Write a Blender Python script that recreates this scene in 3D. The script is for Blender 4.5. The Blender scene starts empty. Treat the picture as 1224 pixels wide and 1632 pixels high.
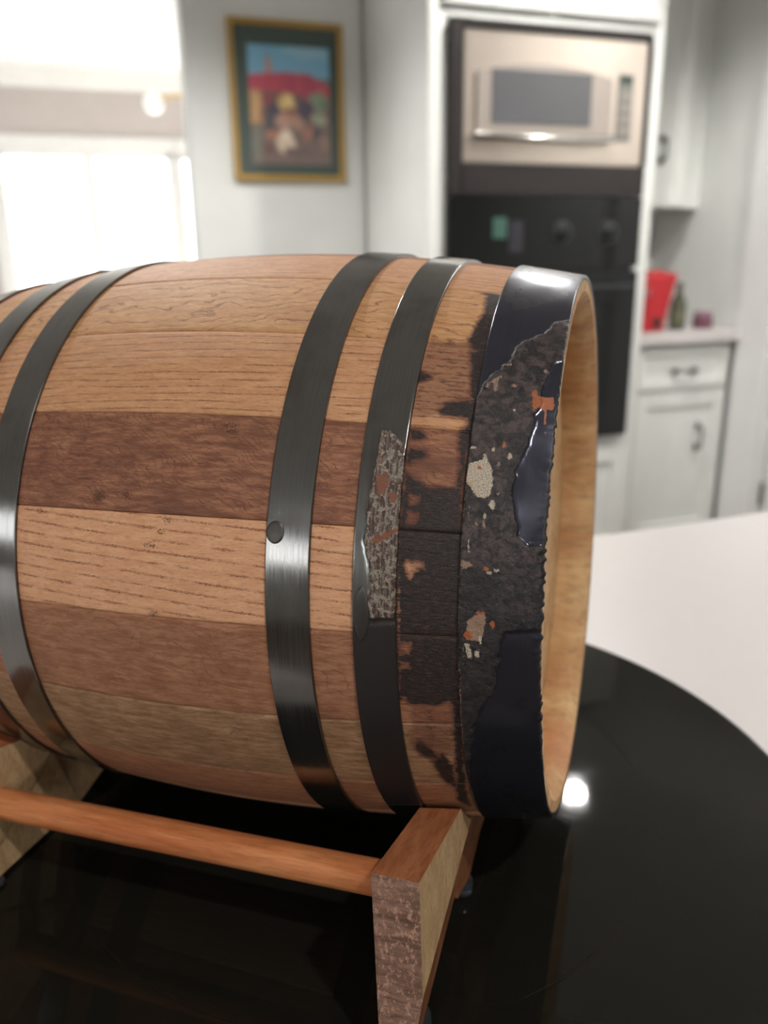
import bpy, bmesh, math, random, json
import numpy as np
from mathutils import Vector, Matrix, noise
random.seed(7); np.random.seed(7)
sc = bpy.context.scene
COL = sc.collection
# ---------------------------------------------------------------- camera
S = 1.2                      # metres per calibration unit
EYE = 1.212                  # camera height above the floor
FPX, PITCH, ROLL, YAW = 1327.84, math.radians(17.4008), math.radians(0.738), math.radians(20)
def rot(v):                  # calibration frame -> room frame (x along the kitchen wall, y towards it)
    c, s = math.cos(YAW), math.sin(YAW)
    return Vector((v[0]*c+v[1]*s, -v[0]*s+v[1]*c, v[2]))
fw = rot((0, math.cos(PITCH), -math.sin(PITCH)))
vd = Vector((0, -math.sin(PITCH), -math.cos(PITCH)))
rt = rot(Vector((1, 0, 0))*math.cos(ROLL)+vd*math.sin(ROLL))
up = -rot(vd*math.cos(ROLL)-Vector((1, 0, 0))*math.sin(ROLL))
cd = bpy.data.cameras.new('camera'); cam = bpy.data.objects.new('camera', cd); COL.objects.link(cam)
cam.matrix_world = Matrix(((rt.x, up.x, -fw.x, 0), (rt.y, up.y, -fw.y, 0), (rt.z, up.z, -fw.z, EYE), (0, 0, 0, 1)))
cd.sensor_fit = 'VERTICAL'; cd.sensor_height = 36; cd.sensor_width = 27
cd.lens = 36*FPX/1632
cd.clip_start = .02
cd.dof.use_dof = True; cd.dof.focus_distance = .292; cd.dof.aperture_fstop = 7.8
sc.camera = cam
# ---------------------------------------------------------------- world, lights, exposure
vs = sc.view_settings
vs.view_transform = 'Standard'; vs.look = 'None'; vs.gamma = 1; vs.use_curve_mapping = False
vs.exposure = 0.66
wd = bpy.data.worlds.new('world'); sc.world = wd; wd.use_nodes = True
bg = wd.node_tree.nodes['Background']
bg.inputs[0].default_value = (.92, .96, 1, 1); bg.inputs[1].default_value = 4.6
def light(name, kind, loc, rotation, energy, color=(1, 1, 1), **kw):
    d = bpy.data.lights.new(name, kind); d.energy = energy; d.color = color
    for k, v in kw.items(): setattr(d, k, v)
    o = bpy.data.objects.new(name, d); COL.objects.link(o); o.location = loc; o.rotation_euler = rotation
    return o
# sun falling through the windows of the far room on to its floor
light('sun', 'SUN', (0, 9, 5), (math.radians(-46), 0, math.radians(12)), 70, (1, .97, .92), angle=.02)
def portal(name, loc, rotation, sx, sy):
    o = light(name, 'AREA', loc, rotation, 1, shape='RECTANGLE', size=sx, size_y=sy)
    o.data.cycles.is_portal = True
    return o
portal('portal_far', (.3, 6.95, 1.40), (math.radians(-90), 0, 0), 2.4, 1.3)
portal('portal_rear', (0, -3.1, 1.75), (math.radians(90), 0, 0), 1., .6)
portal('portal_left', (-3.1, 4.5, 1.4), (math.radians(90), 0, math.radians(-90)), 1.8, 1.3)
portal('portal_side', (-3.1, -2.0, 1.75), (math.radians(90), 0, math.radians(-90)), 1.1, .7)
portal('portal_small', (-3.1, .3, 1.4), (math.radians(90), 0, math.radians(-90)), .5, .5)
CAN = [(1.43, 2.06), (0, 2.0), (.25, -.75), (-1.1, -1.8), (2.12, 1.45)]
WATT = [40, 68, 28, 40, 58]      # recessed ceiling lamps (discs built further down); picture wall, viewpoint and cabinet ones added as fill
for (cx, cy), wt in zip(CAN, WATT):
    light('can_lamp', 'SPOT', (cx, cy, 2.42), (0, 0, 0), wt, (1, .98, .95), spot_size=math.radians(140), spot_blend=.5, shadow_soft_size=.028)
# ---------------------------------------------------------------- helpers
def thing(name, label, cat, loc=(0, 0, 0), group=None, mat=None):
    o = bpy.data.objects.new(name, None); COL.objects.link(o); o.empty_display_size = .05
    if mat is not None: o.matrix_world = mat
    else: o.location = loc
    o['label'] = label; o['category'] = cat
    if group: o['group'] = group
    return o
def tag(o, label, cat, group=None):
    o['label'] = label; o['category'] = cat
    if group: o['group'] = group
    return o
def link_mesh(name, me, mat=None, parent=None, smooth=False):
    if mat is not None:
        for m in (mat if isinstance(mat, (list, tuple)) else [mat]): me.materials.append(m)
    if smooth: me.shade_smooth()
    o = bpy.data.objects.new(name, me); COL.objects.link(o)
    if parent is not None:
        o.parent = parent
        # meshes are written in room coordinates unless the parent carries its own matrix
        if parent.get('_local') is None and parent.parent is None: o.matrix_parent_inverse = Matrix.Translation(-Vector(parent.location))
    return o
class MB:
    """collects solid shapes in room coordinates, then links them as one mesh object"""
    def __init__(s): s.bm = bmesh.new()
    def box(s, x0, x1, y0, y1, z0, z1, bev=0, seg=2):
        b = bmesh.new(); bmesh.ops.create_cube(b, size=1)
        for v in b.verts: v.co = Vector((x0+(v.co.x+.5)*(x1-x0), y0+(v.co.y+.5)*(y1-y0), z0+(v.co.z+.5)*(z1-z0)))
        if bev: bmesh.ops.bevel(b, geom=b.edges[:], offset=bev, segments=seg, affect='EDGES', clamp_overlap=True)
        s.add(b); return s
    def add(s, b, M=None):
        me = bpy.data.meshes.new('tmp'); b.to_mesh(me); b.free()
        if M is not None: me.transform(M)
        s.bm.from_mesh(me); bpy.data.meshes.remove(me); return s
    def lathe(s, prof, M, n=32, close=False):
        b = bmesh.new(); rings = []
        for r, z in prof:
            rings.append([b.verts.new((r*math.cos(2*math.pi*k/n), r*math.sin(2*math.pi*k/n), z)) for k in range(n)])
        for a, c in zip(rings[:-1], rings[1:]):
            for k in range(n): b.faces.new((a[k], a[(k+1) % n], c[(k+1) % n], c[k]))
        b.faces.new(rings[0][::-1]); b.faces.new(rings[-1])
        bmesh.ops.remove_doubles(b, verts=b.verts[:], dist=1e-6)
        bmesh.ops.recalc_face_normals(b, faces=b.faces[:]); s.add(b, M); return s
    def tube(s, pts, r, n=12):
        pts = [Vector(p) for p in pts]; b = bmesh.new(); rings = []
        for i, p in enumerate(pts):
            t = (pts[min(i+1, len(pts)-1)]-pts[max(i-1, 0)]).normalized()
            q = t.to_track_quat('Z', 'Y').to_matrix()
            rings.append([b.verts.new(p+q@Vector((r*math.cos(2*math.pi*k/n), r*math.sin(2*math.pi*k/n), 0))) for k in range(n)])
        for a, c in zip(rings[:-1], rings[1:]):
            best = min(range(n), key=lambda o: (a[0].co-c[o].co).length)
            for k in range(n): b.faces.new((a[k], a[(k+1) % n], c[(k+1+best) % n], c[(k+best) % n]))
        b.faces.new(rings[0][::-1]); b.faces.new(rings[-1])
        bmesh.ops.recalc_face_normals(b, faces=b.faces[:]); s.add(b); return s
    def build(s, name, mat, parent=None, smooth=False):
        me = bpy.data.meshes.new(name); s.bm.to_mesh(me); s.bm.free()
        o = link_mesh(name, me, mat, parent)
        if smooth: me.shade_smooth(); me.set_sharp_from_angle(angle=math.radians(40))
        return o
def struct(o): o['kind'] = 'structure'; return o
# ---------------------------------------------------------------- node helpers
class NT:
    def __init__(s, name):
        s.m = bpy.data.materials.new(name); s.m.use_nodes = True; s.t = s.m.node_tree
        s.b = s.t.nodes['Principled BSDF']; s.out = s.t.nodes['Material Output']
    def n(s, kind, **kw):
        nd = s.t.nodes.new(kind)
        for k, v in kw.items(): setattr(nd, k, v)
        return nd
    def l(s, a, b): s.t.links.new(a, b)
    def put(s, sock, v):
        if isinstance(v, bpy.types.NodeSocket): s.l(v, sock)
        else: sock.default_value = v
    def math(s, op, a, b=None, c=None, clamp=False):
        nd = s.n('ShaderNodeMath', operation=op, use_clamp=clamp); s.put(nd.inputs[0], a)
        if b is not None: s.put(nd.inputs[1], b)
        if c is not None: s.put(nd.inputs[2], c)
        return nd.outputs[0]
    def ramp(s, x, lo, hi, a=0., b=1.):
        nd = s.n('ShaderNodeMapRange', clamp=True, interpolation_type='SMOOTHSTEP'); s.put(nd.inputs[0], x)
        nd.inputs[1].default_value = lo; nd.inputs[2].default_value = hi; nd.inputs[3].default_value = a; nd.inputs[4].default_value = b
        return nd.outputs[0]
    def mix(s, f, a, b, mode='MIX'):
        nd = s.n('ShaderNodeMix', data_type='RGBA', blend_type=mode); s.put(nd.inputs[0], f)
        for i, v in ((6, a), (7, b)): s.put(nd.inputs[i], v if isinstance(v, bpy.types.NodeSocket) else (*v[:3], 1))
        return nd.outputs[2]
    def coord(s, kind='Object'): return s.n('ShaderNodeTexCoord').outputs[kind]
    def scale(s, v, sc_, loc=(0, 0, 0), r=(0, 0, 0)):
        nd = s.n('ShaderNodeMapping'); s.l(v, nd.inputs[0]); nd.inputs['Scale'].default_value = sc_; nd.inputs['Location'].default_value = loc; nd.inputs['Rotation'].default_value = r
        return nd.outputs[0]
    def noise(s, v, sc_=1, det=3, rough=.5, dist=0):
        nd = s.n('ShaderNodeTexNoise'); s.l(v, nd.inputs['Vector']); nd.inputs['Scale'].default_value = sc_
        nd.inputs['Detail'].default_value = det; nd.inputs['Roughness'].default_value = rough; nd.inputs['Distortion'].default_value = dist
        return nd.outputs['Fac']
    def bump(s, h, st=.3, dist=.001, nrm=None):
        nd = s.n('ShaderNodeBump'); nd.inputs['Strength'].default_value = st; nd.inputs['Distance'].default_value = dist; s.l(h, nd.inputs['Height'])
        if nrm is not None: s.l(nrm, nd.inputs['Normal'])
        s.l(nd.outputs[0], s.b.inputs['Normal']); return nd.outputs[0]
    def set(s, **kw):
        names = dict(color='Base Color', rough='Roughness', metal='Metallic', spec='Specular IOR Level', trans='Transmission Weight', ecol='Emission Color', estr='Emission Strength', coat='Coat Weight', coatr='Coat Roughness', ior='IOR', alpha='Alpha')
        for k, v in kw.items():
            if k in ('color', 'ecol') and not isinstance(v, bpy.types.NodeSocket): v = (*v[:3], 1)
            s.put(s.b.inputs[names[k]], v)
        return s.m
def lin(c): return tuple((x/255/12.92 if x/255 <= .04045 else ((x/255+.055)/1.055)**2.4) for x in c)
def plain(name, c, rough=.5, metal=0, var=.06, nscale=8, **kw):
    t = NT(name); c = lin(c); nz = t.noise(t.coord(), nscale, 4)
    a = tuple(x*(1-var) for x in c); b = tuple(min(1, x*(1+var)) for x in c)
    return t.set(color=t.mix(nz, a, b), rough=rough, metal=metal, **kw)
# ---------------------------------------------------------------- materials of the room
M_wall = plain('wall_paint', (218, 219, 215), .7)
M_taupe = plain('taupe_paint', (186, 178, 174), .7)
M_ceil = plain('ceiling_paint', (228, 228, 226), .8)
M_trim = plain('white_trim', (226, 226, 224), .4)
M_cab = plain('cabinet_white', (222, 223, 218), .35)
M_counter = plain('white_quartz', (204, 199, 196), .22, nscale=60, var=.02)
M_black = plain('black_enamel', (14, 15, 16), .18)
M_glassblk = plain('black_glass', (8, 9, 10), .06)
M_dark = plain('dark_trim', (30, 23, 22), .4)
M_steel = plain('brushed_steel', (205, 192, 180), .3, metal=.85)
M_steel2 = plain('steel_door', (160, 150, 142), .4, metal=.6)
M_mwglass = plain('microwave_window', (84, 84, 86), .3)
M_nickel = plain('nickel', (120, 124, 120), .3, metal=1)
M_brass = plain('brass', (190, 160, 80), .3, metal=1)
def tile_floor():
    t = NT('floor_tile'); b = t.n('ShaderNodeTexBrick'); t.l(t.scale(t.coord(), (1, 1, 1)), b.inputs['Vector'])
    b.inputs['Color1'].default_value = (.42, .40, .37, 1); b.inputs['Color2'].default_value = (.5, .48, .45, 1); b.inputs['Mortar'].default_value = (.25, .22, .19, 1)
    b.inputs['Scale'].default_value = 2.2; b.offset = 0; b.inputs['Brick Width'].default_value = 1; b.inputs['Row Height'].default_value = 1; b.inputs['Mortar Size'].default_value = .01
    return t.set(color=b.outputs[0], rough=.4)
M_floor = tile_floor()
t = NT('window_glass'); tr = t.n('ShaderNodeBsdfTransparent'); gl = t.n('ShaderNodeBsdfGlossy'); gl.inputs['Roughness'].default_value = .02
mx = t.n('ShaderNodeMixShader'); mx.inputs[0].default_value = .06; t.l(tr.outputs[0], mx.inputs[1]); t.l(gl.outputs[0], mx.inputs[2]); t.l(mx.outputs[0], t.out.inputs[0]); M_pane = t.m
# ---------------------------------------------------------------- the room shell
CZ = 2.44
X0, X1, Y0, YB, YF = -3.0, 2.4, -3.0, 3.15, 6.8
struct(MB().box(X0-.15, 3.3, Y0-.15, YB+.06, -.1, 0).build('floor', plain('dark_floor', (84, 62, 48), .35, nscale=5, var=.2)))
struct(MB().box(X0-.15, 3.3, YB+.06, YF+.15, -.1, 0).build('floor', M_floor))
struct(MB().box(X0-.15, 3.3, Y0-.15, YF+.15, CZ, CZ+.12).build('ceiling', M_ceil))
struct(MB().box(.455, X1+.75, YB, YB+.12, 0, CZ, .004).build('wall_back', M_wall))
def wall_open(name, axis, c0, c1, a0, a1, opens, mat):
    """a wall along one axis with rectangular openings (lo, hi, z0, z1)"""
    m = MB()
    def b(lo, hi, z0, z1):
        if hi-lo > 1e-4 and z1-z0 > 1e-4:
            m.box(lo, hi, c0, c1, z0, z1) if axis == 'x' else m.box(c0, c1, lo, hi, z0, z1)
    cur = a0
    for lo, hi, z0, z1 in sorted(opens):
        b(cur, lo, 0, CZ); b(lo, hi, 0, z0); b(lo, hi, z1, CZ); cur = hi
    b(cur, a1, 0, CZ)
    return struct(m.build(name, mat))
WF = [(-.36, .84, .78, 1.92), (.885, 2.1, .78, 1.92)]
wall_open('wall_far', 'x', YF, YF+.15, X0, 3.3, WF, M_taupe)
wall_open('wall_rear', 'x', Y0-.15, Y0, X0, 3.3, [(-.5, .5, 1.45, 2.05)], M_wall)
wall_open('wall_left', 'y', X0-.15, X0, Y0, YF, [(-2.55, -1.45, 1.4, 2.1), (.05, .55, 1.15, 1.65), (3.6, 5.4, .8, 2.1)], M_wall)
DY0, DY1 = 1.55, 2.42
wall_open('wall_right', 'y', X1, X1+.12, Y0, YB, [(DY0, DY1, 0, 2.05)], M_wall)
struct(MB().box(3.15, 3.3, YB+.12, YF, 0, CZ).build('wall_far_side', M_taupe))
struct(MB().box(X1+.6, X1+.72, Y0, YB, 0, CZ).build('wall_passage', M_wall))
def window(n, axis, c, lo, hi, z0, z1, mulls, inward, cas=.075, mw=.025, cl=None, cr=None):
    """frame, mullions and one pane per light; c is the wall's inner face, inward = +1/-1 direction into the room"""
    f = MB(); d = inward
    def b(m, a0, a1, q0, q1, y0, y1):
        y0, y1 = sorted((c+y0*d, c+y1*d))
        m.box(a0, a1, y0, y1, q0, q1, .003) if axis == 'x' else m.box(y0, y1, a0, a1, q0, q1, .003)
    cl = cas if cl is None else cl; cr = cas if cr is None else cr
    b(f, lo-cl, hi+cr, z1, z1+cas+.02, -.01, .022); b(f, lo-cl, lo, z0, z1, -.01, .02); b(f, hi, hi+cr, z0, z1, -.01, .02)
    b(f, lo-cl, hi+cr, z0-.05, z0, -.02, .05)
    for a in (lo, hi-.035): b(f, a, a+.035, z0, z1, -.11, -.05)
    b(f, lo, hi, z0, z0+.04, -.11, -.05); b(f, lo, hi, z1-.04, z1, -.11, -.05)
    for mu in mulls: b(f, mu-mw, mu+mw, z0, z1, -.11, -.04)
    o = struct(f.build('window_%d' % n, M_trim))
    xs = [lo]+list(mulls)+[hi]
    for p0, p1 in zip(xs[:-1], xs[1:]):
        g = MB(); b(g, p0+.01, p1-.01, z0+.01, z1-.01, -.085, -.08); g.build('pane', M_pane, o)
    return o
window(1, 'x', YF, -.36, .84, .78, 1.92, [.25], -1, mw=.04, cr=.02)
window(2, 'x', YF, .885, 2.1, .78, 1.92, [1.5], -1, mw=.04, cl=.02)
window(3, 'x', Y0, -.5, .5, 1.45, 2.05, [0], 1)
window(4, 'y', X0, 3.6, 5.4, .8, 2.1, [4.5], 1)
window(5, 'y', X0, -2.55, -1.45, 1.4, 2.1, [-2.0], 1)
window(6, 'y', X0, .05, .55, 1.15, 1.65, [], 1)
# crown moulding of the far room, baseboards
cr = MB(); b = bmesh.new()
prof = [(0, 0), (-.09, 0), (-.085, -.02), (-.05, -.045), (-.03, -.085), (-.012, -.10), (0, -.12)]
r0 = [b.verts.new((X0, YF+p[0], CZ+p[1])) for p in prof]; r1 = [b.verts.new((3.15, YF+p[0], CZ+p[1])) for p in prof]
for k in range(len(prof)): b.faces.new((r0[k], r0[(k+1) % 7], r1[(k+1) % 7], r1[k]))
b.faces.new(r0); b.faces.new(r1); bmesh.ops.recalc_face_normals(b, faces=b.faces[:]); cr.add(b)
struct(cr.build('trim_1', M_trim))
struct(MB().box(X0, 3.15, YF-.015, YF, 0, .1, .004).build('baseboard_far', M_trim))
struct(MB().box(X0, X0+.015, Y0, YF, 0, .1, .004).build('baseboard_left', M_trim))
struct(MB().box(.455, 1.07, YB-.015, YB, 0, .1, .004).build('baseboard_back', M_trim))
# door and its casing in the right wall
cs = MB(); cs.box(X1-.02, X1, DY1, DY1+.16, 0, 2.13, .004); cs.box(X1-.02, X1, DY0-.09, DY0, 0, 2.13, .004); cs.box(X1-.02, X1, DY0, DY1, 2.04, 2.13, .004)
cs.box(X1, X1+.12, DY1-.015, DY1, 0, 2.05); cs.box(X1, X1+.12, DY0, DY0+.015, 0, 2.05)
struct(cs.build('trim_2', M_trim))
dr = MB(); dr.box(X1+.03, X1+.07, DY0+.02, DY1-.02, .01, 2.03, .003)
for z0, z1 in ((.25, .95), (1.1, 1.9)): dr.box(X1+.024, X1+.03, DY0+.14, DY1-.14, z0, z1, .004)
d1 = struct(dr.build('door_1', M_trim))
for z in (.3, 1.37, 1.85): MB().lathe([(.006, -.045), (.006, .045)], Matrix.Translation((X1+.02, DY1-.022, z)), 10).build('hinge', M_nickel, d1)
MB().lathe([(.012, 0), (.012, .03), (.028, .04), (.03, .055), (.02, .068), (.0, .07)], Matrix.Translation((X1+.03, DY0+.08, 1.0))@Matrix.Rotation(math.radians(-90), 4, 'Y'), 20).build('door_knob', M_nickel, d1, True)
# ---------------------------------------------------------------- ceiling can lights
t = NT('lamp_glow'); M_glow = t.set(color=(1, 1, 1), ecol=(1, .93, .82), estr=60)
for i, (cx, cy) in enumerate(CAN):
    c = thing('ceiling_light', ['recessed ceiling lamp between the island and the ovens', 'unseen recessed lamp added to brighten the picture wall', 'unseen recessed lamp added behind the viewpoint to light the barrel from above', 'recessed ceiling lamp nearest the rear window', 'unseen recessed lamp added to brighten the cabinets by the right wall'][i], 'light', (cx, cy, CZ), 'recessed ceiling lamps')
    MB().lathe([(.035, -.001), (.075, -.001), (.075, -.008), (.037, -.01), (.035, -.008)], Matrix.Translation((cx, cy, CZ)), 28).build('trim_ring', M_trim, c, True)
    MB().lathe([(.034, -.002), (.034, -.006), (.02, -.0075), (0, -.008)], Matrix.Translation((cx, cy, CZ)), 24).build('lens', M_glow, c, True)
# ---------------------------------------------------------------- cabinets
def shaker(m, x0, x1, z0, z1, y, th=.02, fr=.06):
    """door or drawer front with a recessed panel, front face at y"""
    m.box(x0, x0+fr, y, y+th, z0, z1, .002); m.box(x1-fr, x1, y, y+th, z0, z1, .002)
    m.box(x0+fr, x1-fr, y, y+th, z1-fr, z1, .002); m.box(x0+fr, x1-fr, y, y+th, z0, z0+fr, .002)
    m.box(x0+fr-.002, x1-fr+.002, y+.009, y+th-.002, z0+fr-.002, z1-fr+.002)
    return m
def pull(x, y, z, L, vertical, parent):
    a = Vector((0, 0, 1)) if vertical else Vector((1, 0, 0)); c = Vector((x, y, z)); o = Vector((0, -.028, 0))
    m = MB(); m.tube([c-a*L*.5, c-a*L*.5+o*.8, c-a*L*.4+o, c+a*L*.4+o, c+a*L*.5+o*.8, c+a*L*.5], .0055, 10)
    for k in (-.5, .5):
        if vertical: m.box(x-.011, x+.011, y-.004, y, z+k*L-.014, z+k*L+.014, .002)
        else: m.box(x+k*L-.014, x+k*L+.014, y-.004, y, z-.011, z+.011, .002)
    return m.build('handle', M_nickel, parent, True)
FY = 2.55
# tall oven cabinet: box with two openings
tc = thing('oven_cabinet', 'tall white cabinet built around the microwave and the black wall oven', 'cabinet', (1.5, FY+.3, 0))
m = MB(); x0, x1 = 1.088, 1.925
m.box(x0, x0+.02, FY+.0201, YB-.001, 0, CZ-.005); m.box(x1-.02, x1, FY+.0201, YB-.001, 0, CZ-.005); m.box(x0, x1, YB-.02, YB-.001, 0, CZ-.005)
m.box(x0, 1.1455, FY, FY+.02, 0, CZ-.005, .002); m.box(1.8665, x1, FY, FY+.02, 0, CZ-.005, .002)
m.box(1.14, 1.872, FY, YB-.02, 1.875, 1.90); m.box(1.14, 1.872, FY, YB-.02, .50, .552); m.box(1.14, 1.872, FY+.02, YB-.02, 1.36, 1.375); m.box(1.14, 1.872, FY+.05, FY+.07, 0, .1); m.box(1.14, 1.872, FY, YB-.02, .1, .12)
m.box(1.14, 1.872, FY, FY+.02, 1.9, 1.915)
m.build('body', M_cab, tc)
for a, c_, hx in ((1.13, 1.503, 1.47), (1.509, 1.882, 1.54)):
    d = shaker(MB(), a, c_, .105, .515, FY-.02).build('door', M_cab, tc); pull(hx, FY-.02, .42, .096, True, d)
    d = shaker(MB(), a, c_, 1.905, CZ-.03, FY-.02).build('door', M_cab, tc); pull(hx, FY-.02, 2.08, .096, True, d)
# microwave with trim kit
mw = thing('microwave', 'built-in stainless steel microwave with a grey window, above the oven', 'microwave', (1.5, FY, 1.46))
m = MB(); m.box(1.146, 1.190, FY-.03, FY-.002, 1.375, 1.866, .004); m.box(1.190, 1.866, FY-.03, FY-.002, 1.842, 1.866, .004)
m.box(1.190, 1.866, FY-.028, FY-.002, 1.375, 1.470, .004); m.box(1.852, 1.866, FY-.03, FY-.002, 1.47, 1.842, .003)
m.build('trim_kit', M_dark, mw)
MB().box(1.2, 1.845, FY, FY+.42, 1.475, 1.835).build('body', M_dark, mw)
m = MB(); m.box(1.190, 1.852, FY-.022, FY-.001, 1.470, 1.842, .006); m.build('face', M_steel, mw)
def bowed(x0, x1, z0, z1, bow, y0, y1, n=16):
    b = bmesh.new(); top = []; pts = [(x0+(x1-x0)*k/n, z0) for k in range(n+1)]+[(x1-(x1-x0)*k/n, z1+bow*(1-(2*k/n-1)**2)) for k in range(n+1)]
    f = [b.verts.new((p[0], y0, p[1])) for p in pts]; g = [b.verts.new((p[0], y1, p[1])) for p in pts]
    b.faces.new(f); b.faces.new(g[::-1])
    for k in range(len(pts)): b.faces.new((f[k], f[(k+1) % len(pts)], g[(k+1) % len(pts)], g[k]))
    bmesh.ops.recalc_face_normals(b, faces=b.faces[:]); return b
d = MB().add(bowed(1.235, 1.715, 1.545, 1.725, .03, FY-.034, FY-.020)).build('door', M_steel2, mw)
MB().box(1.280, 1.640, FY-.037, FY-.030, 1.580, 1.738, .006).build('door_window', M_mwglass, d)
m = MB().tube([(1.225+(1.72-1.225)*k/10, FY-.045-.02*(1-(k/5-1)**2), 1.548-.006*(1-(k/5-1)**2)) for k in range(11)], .011, 14)
for x in (1.228, 1.717): m.tube([(x, FY-.03, 1.548), (x, FY-.048, 1.548)], .009, 10)
m.build('handle', plain('polished_steel', (200, 196, 190), .16, metal=1), d, True)
MB().box(1.742, 1.800, FY-.026, FY-.020, 1.545, 1.745, .003).build('control_panel', plain('mw_panel', (120, 118, 112), .35), mw)
MB().box(1.748, 1.794, FY-.028, FY-.025, 1.715, 1.738, .001).build('display', plain('mw_display', (50, 66, 56), .2), mw)
for r_ in range(4):
    for q in range(3): MB().box(1.750+q*.016, 1.762+q*.016, FY-.028, FY-.025, 1.57+r_*.034, 1.588+r_*.034, .001).build('button', M_steel2, mw)
# wall oven
ov = thing('wall_oven', 'black glass wall oven with round knobs below the microwave', 'oven', (1.5, FY, .56))
MB().box(1.16, 1.852, FY, FY+.5, .565, 1.355).build('body', M_black, ov)
cp = MB().box(1.146, 1.866, FY-.03, FY-.001, 1.15, 1.373, .004).build('control_panel', M_glassblk, ov)
for x in (1.555, 1.735):
    k = MB().lathe([(.04, 0), (.04, .004), (.022, .006), (.020, .028), (.017, .032), (0, .033)], Matrix.Translation((x, FY-.03, 1.262))@Matrix.Rotation(math.radians(90), 4, 'X'), 28).build('knob', plain('knob', (34, 37, 36), .4), ov, True)
    MB().box(x-.004, x+.004, FY-.068, FY-.06, 1.248, 1.28, .001).build('pointer', M_black, k)
t = NT('clock_display'); MB().box(1.30, 1.35, FY-.032, FY-.028, 1.245, 1.31, .001).build('clock_display', t.set(color=(.02, .05, .04), ecol=lin((70, 120, 98)), estr=.16), ov)
MB().box(1.36, 1.41, FY-.032, FY-.028, 1.20, 1.30, .001).build('touch_pad', plain('touch_pad', (44, 42, 48), .3), ov)
dd = MB().box(1.146, 1.866, FY-.035, FY-.001, .558, 1.135, .005).build('door', M_black, ov)
MB().box(1.24, 1.772, FY-.038, FY-.034, .68, 1.03, .003).build('door_window', M_glassblk, dd)
m = MB().tube([(1.2, FY-.075, 1.085), (1.812, FY-.075, 1.085)], .011, 14)
for x in (1.225, 1.787): m.tube([(x, FY-.034, 1.085), (x, FY-.075, 1.085)], .008, 10)
m.build('handle', plain('handle_black', (30, 32, 36), .3), dd, True)
# upper cabinet
uc = thing('upper_cabinet', 'white wall cabinet with one handle, hung right of the microwave', 'cabinet', (2.1, 3.0, 1.36))
MB().box(1.928, 2.307, 2.87, YB-.001, 1.359, CZ-.02, .002).build('body', M_cab, uc)
d = shaker(MB(), 1.935, 2.303, 1.362, CZ-.06, 2.85, fr=.055).build('door', M_cab, uc); pull(2.178, 2.85, 1.565, .075, True, d)
MB().box(2.307, X1-.001, 2.885, 2.9, 1.359, CZ-.02).build('filler_strip', M_cab, uc)
# base cabinet
bc = thing('base_cabinet', 'white base cabinet with a drawer over a door, right of the oven', 'cabinet', (2.15, 2.85, 0))
m = MB().box(1.93, 2.375, 2.60, YB-.001, .1, .868, .002); m.box(1.93, 2.375, 2.66, YB-.02, 0, .1); m.build('body', M_cab, bc)
d = shaker(MB(), 1.95, 2.36, .70, .855, 2.58, fr=.03).build('drawer', M_cab, bc); pull(2.155, 2.58, .765, .09, False, d)
d = shaker(MB(), 1.95, 2.36, .11, .685, 2.58, fr=.055).build('door', M_cab, bc); pull(2.242, 2.58, .505, .085, True, d)
ct = tag(MB().box(1.928, 2.392, 2.555, YB-.001, .870, .912, .004).build('countertop', M_counter), 'short white countertop over the base cabinet beside the oven', 'countertop')
# ---------------------------------------------------------------- framed picture on the wall
px0, px1, pz0, pz1 = .601, 1.008, EYE+.244, EYE+.756
pic = thing('framed_picture', 'framed cafe scene print with dark green mat and gold frame on the wall', 'picture', ((px0+px1)/2, YB-.012, pz0))
def frame_mesh(x0, x1, z0, z1, w, yb, yf):
    m = MB(); b = bmesh.new(); prof = [(0, yb), (0, yf+.004), (w*.25, yf), (w*.55, yf+.003), (w*.8, yf+.001), (w, yf+.008), (w, yb)]
    cs_ = [(x0, z0, 1, 1), (x1, z0, -1, 1), (x1, z1, -1, -1), (x0, z1, 1, -1)]
    R = [[b.verts.new((cx+sx*p[0], p[1], cz+sz*p[0])) for p in prof] for cx, cz, sx, sz in cs_]
    for i in range(4):
        a, c_ = R[i], R[(i+1) % 4]
        for k in range(len(prof)-1): b.faces.new((a[k], a[k+1], c_[k+1], c_[k]))
    bmesh.ops.recalc_face_normals(b, faces=b.faces[:]); m.add(b); return m
frame_mesh(px0, px1, pz0, pz1, .02, YB-.001, YB-.024).build('frame', plain('gilt_wood', (176, 140, 72), .4, nscale=60, var=.15), pic)
MB().box(px0+.015, px1-.015, YB-.012, YB-.002, pz0+.015, pz1-.015).build('mat_board', plain('green_mat', (72, 84, 78), .7), pic)
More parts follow.
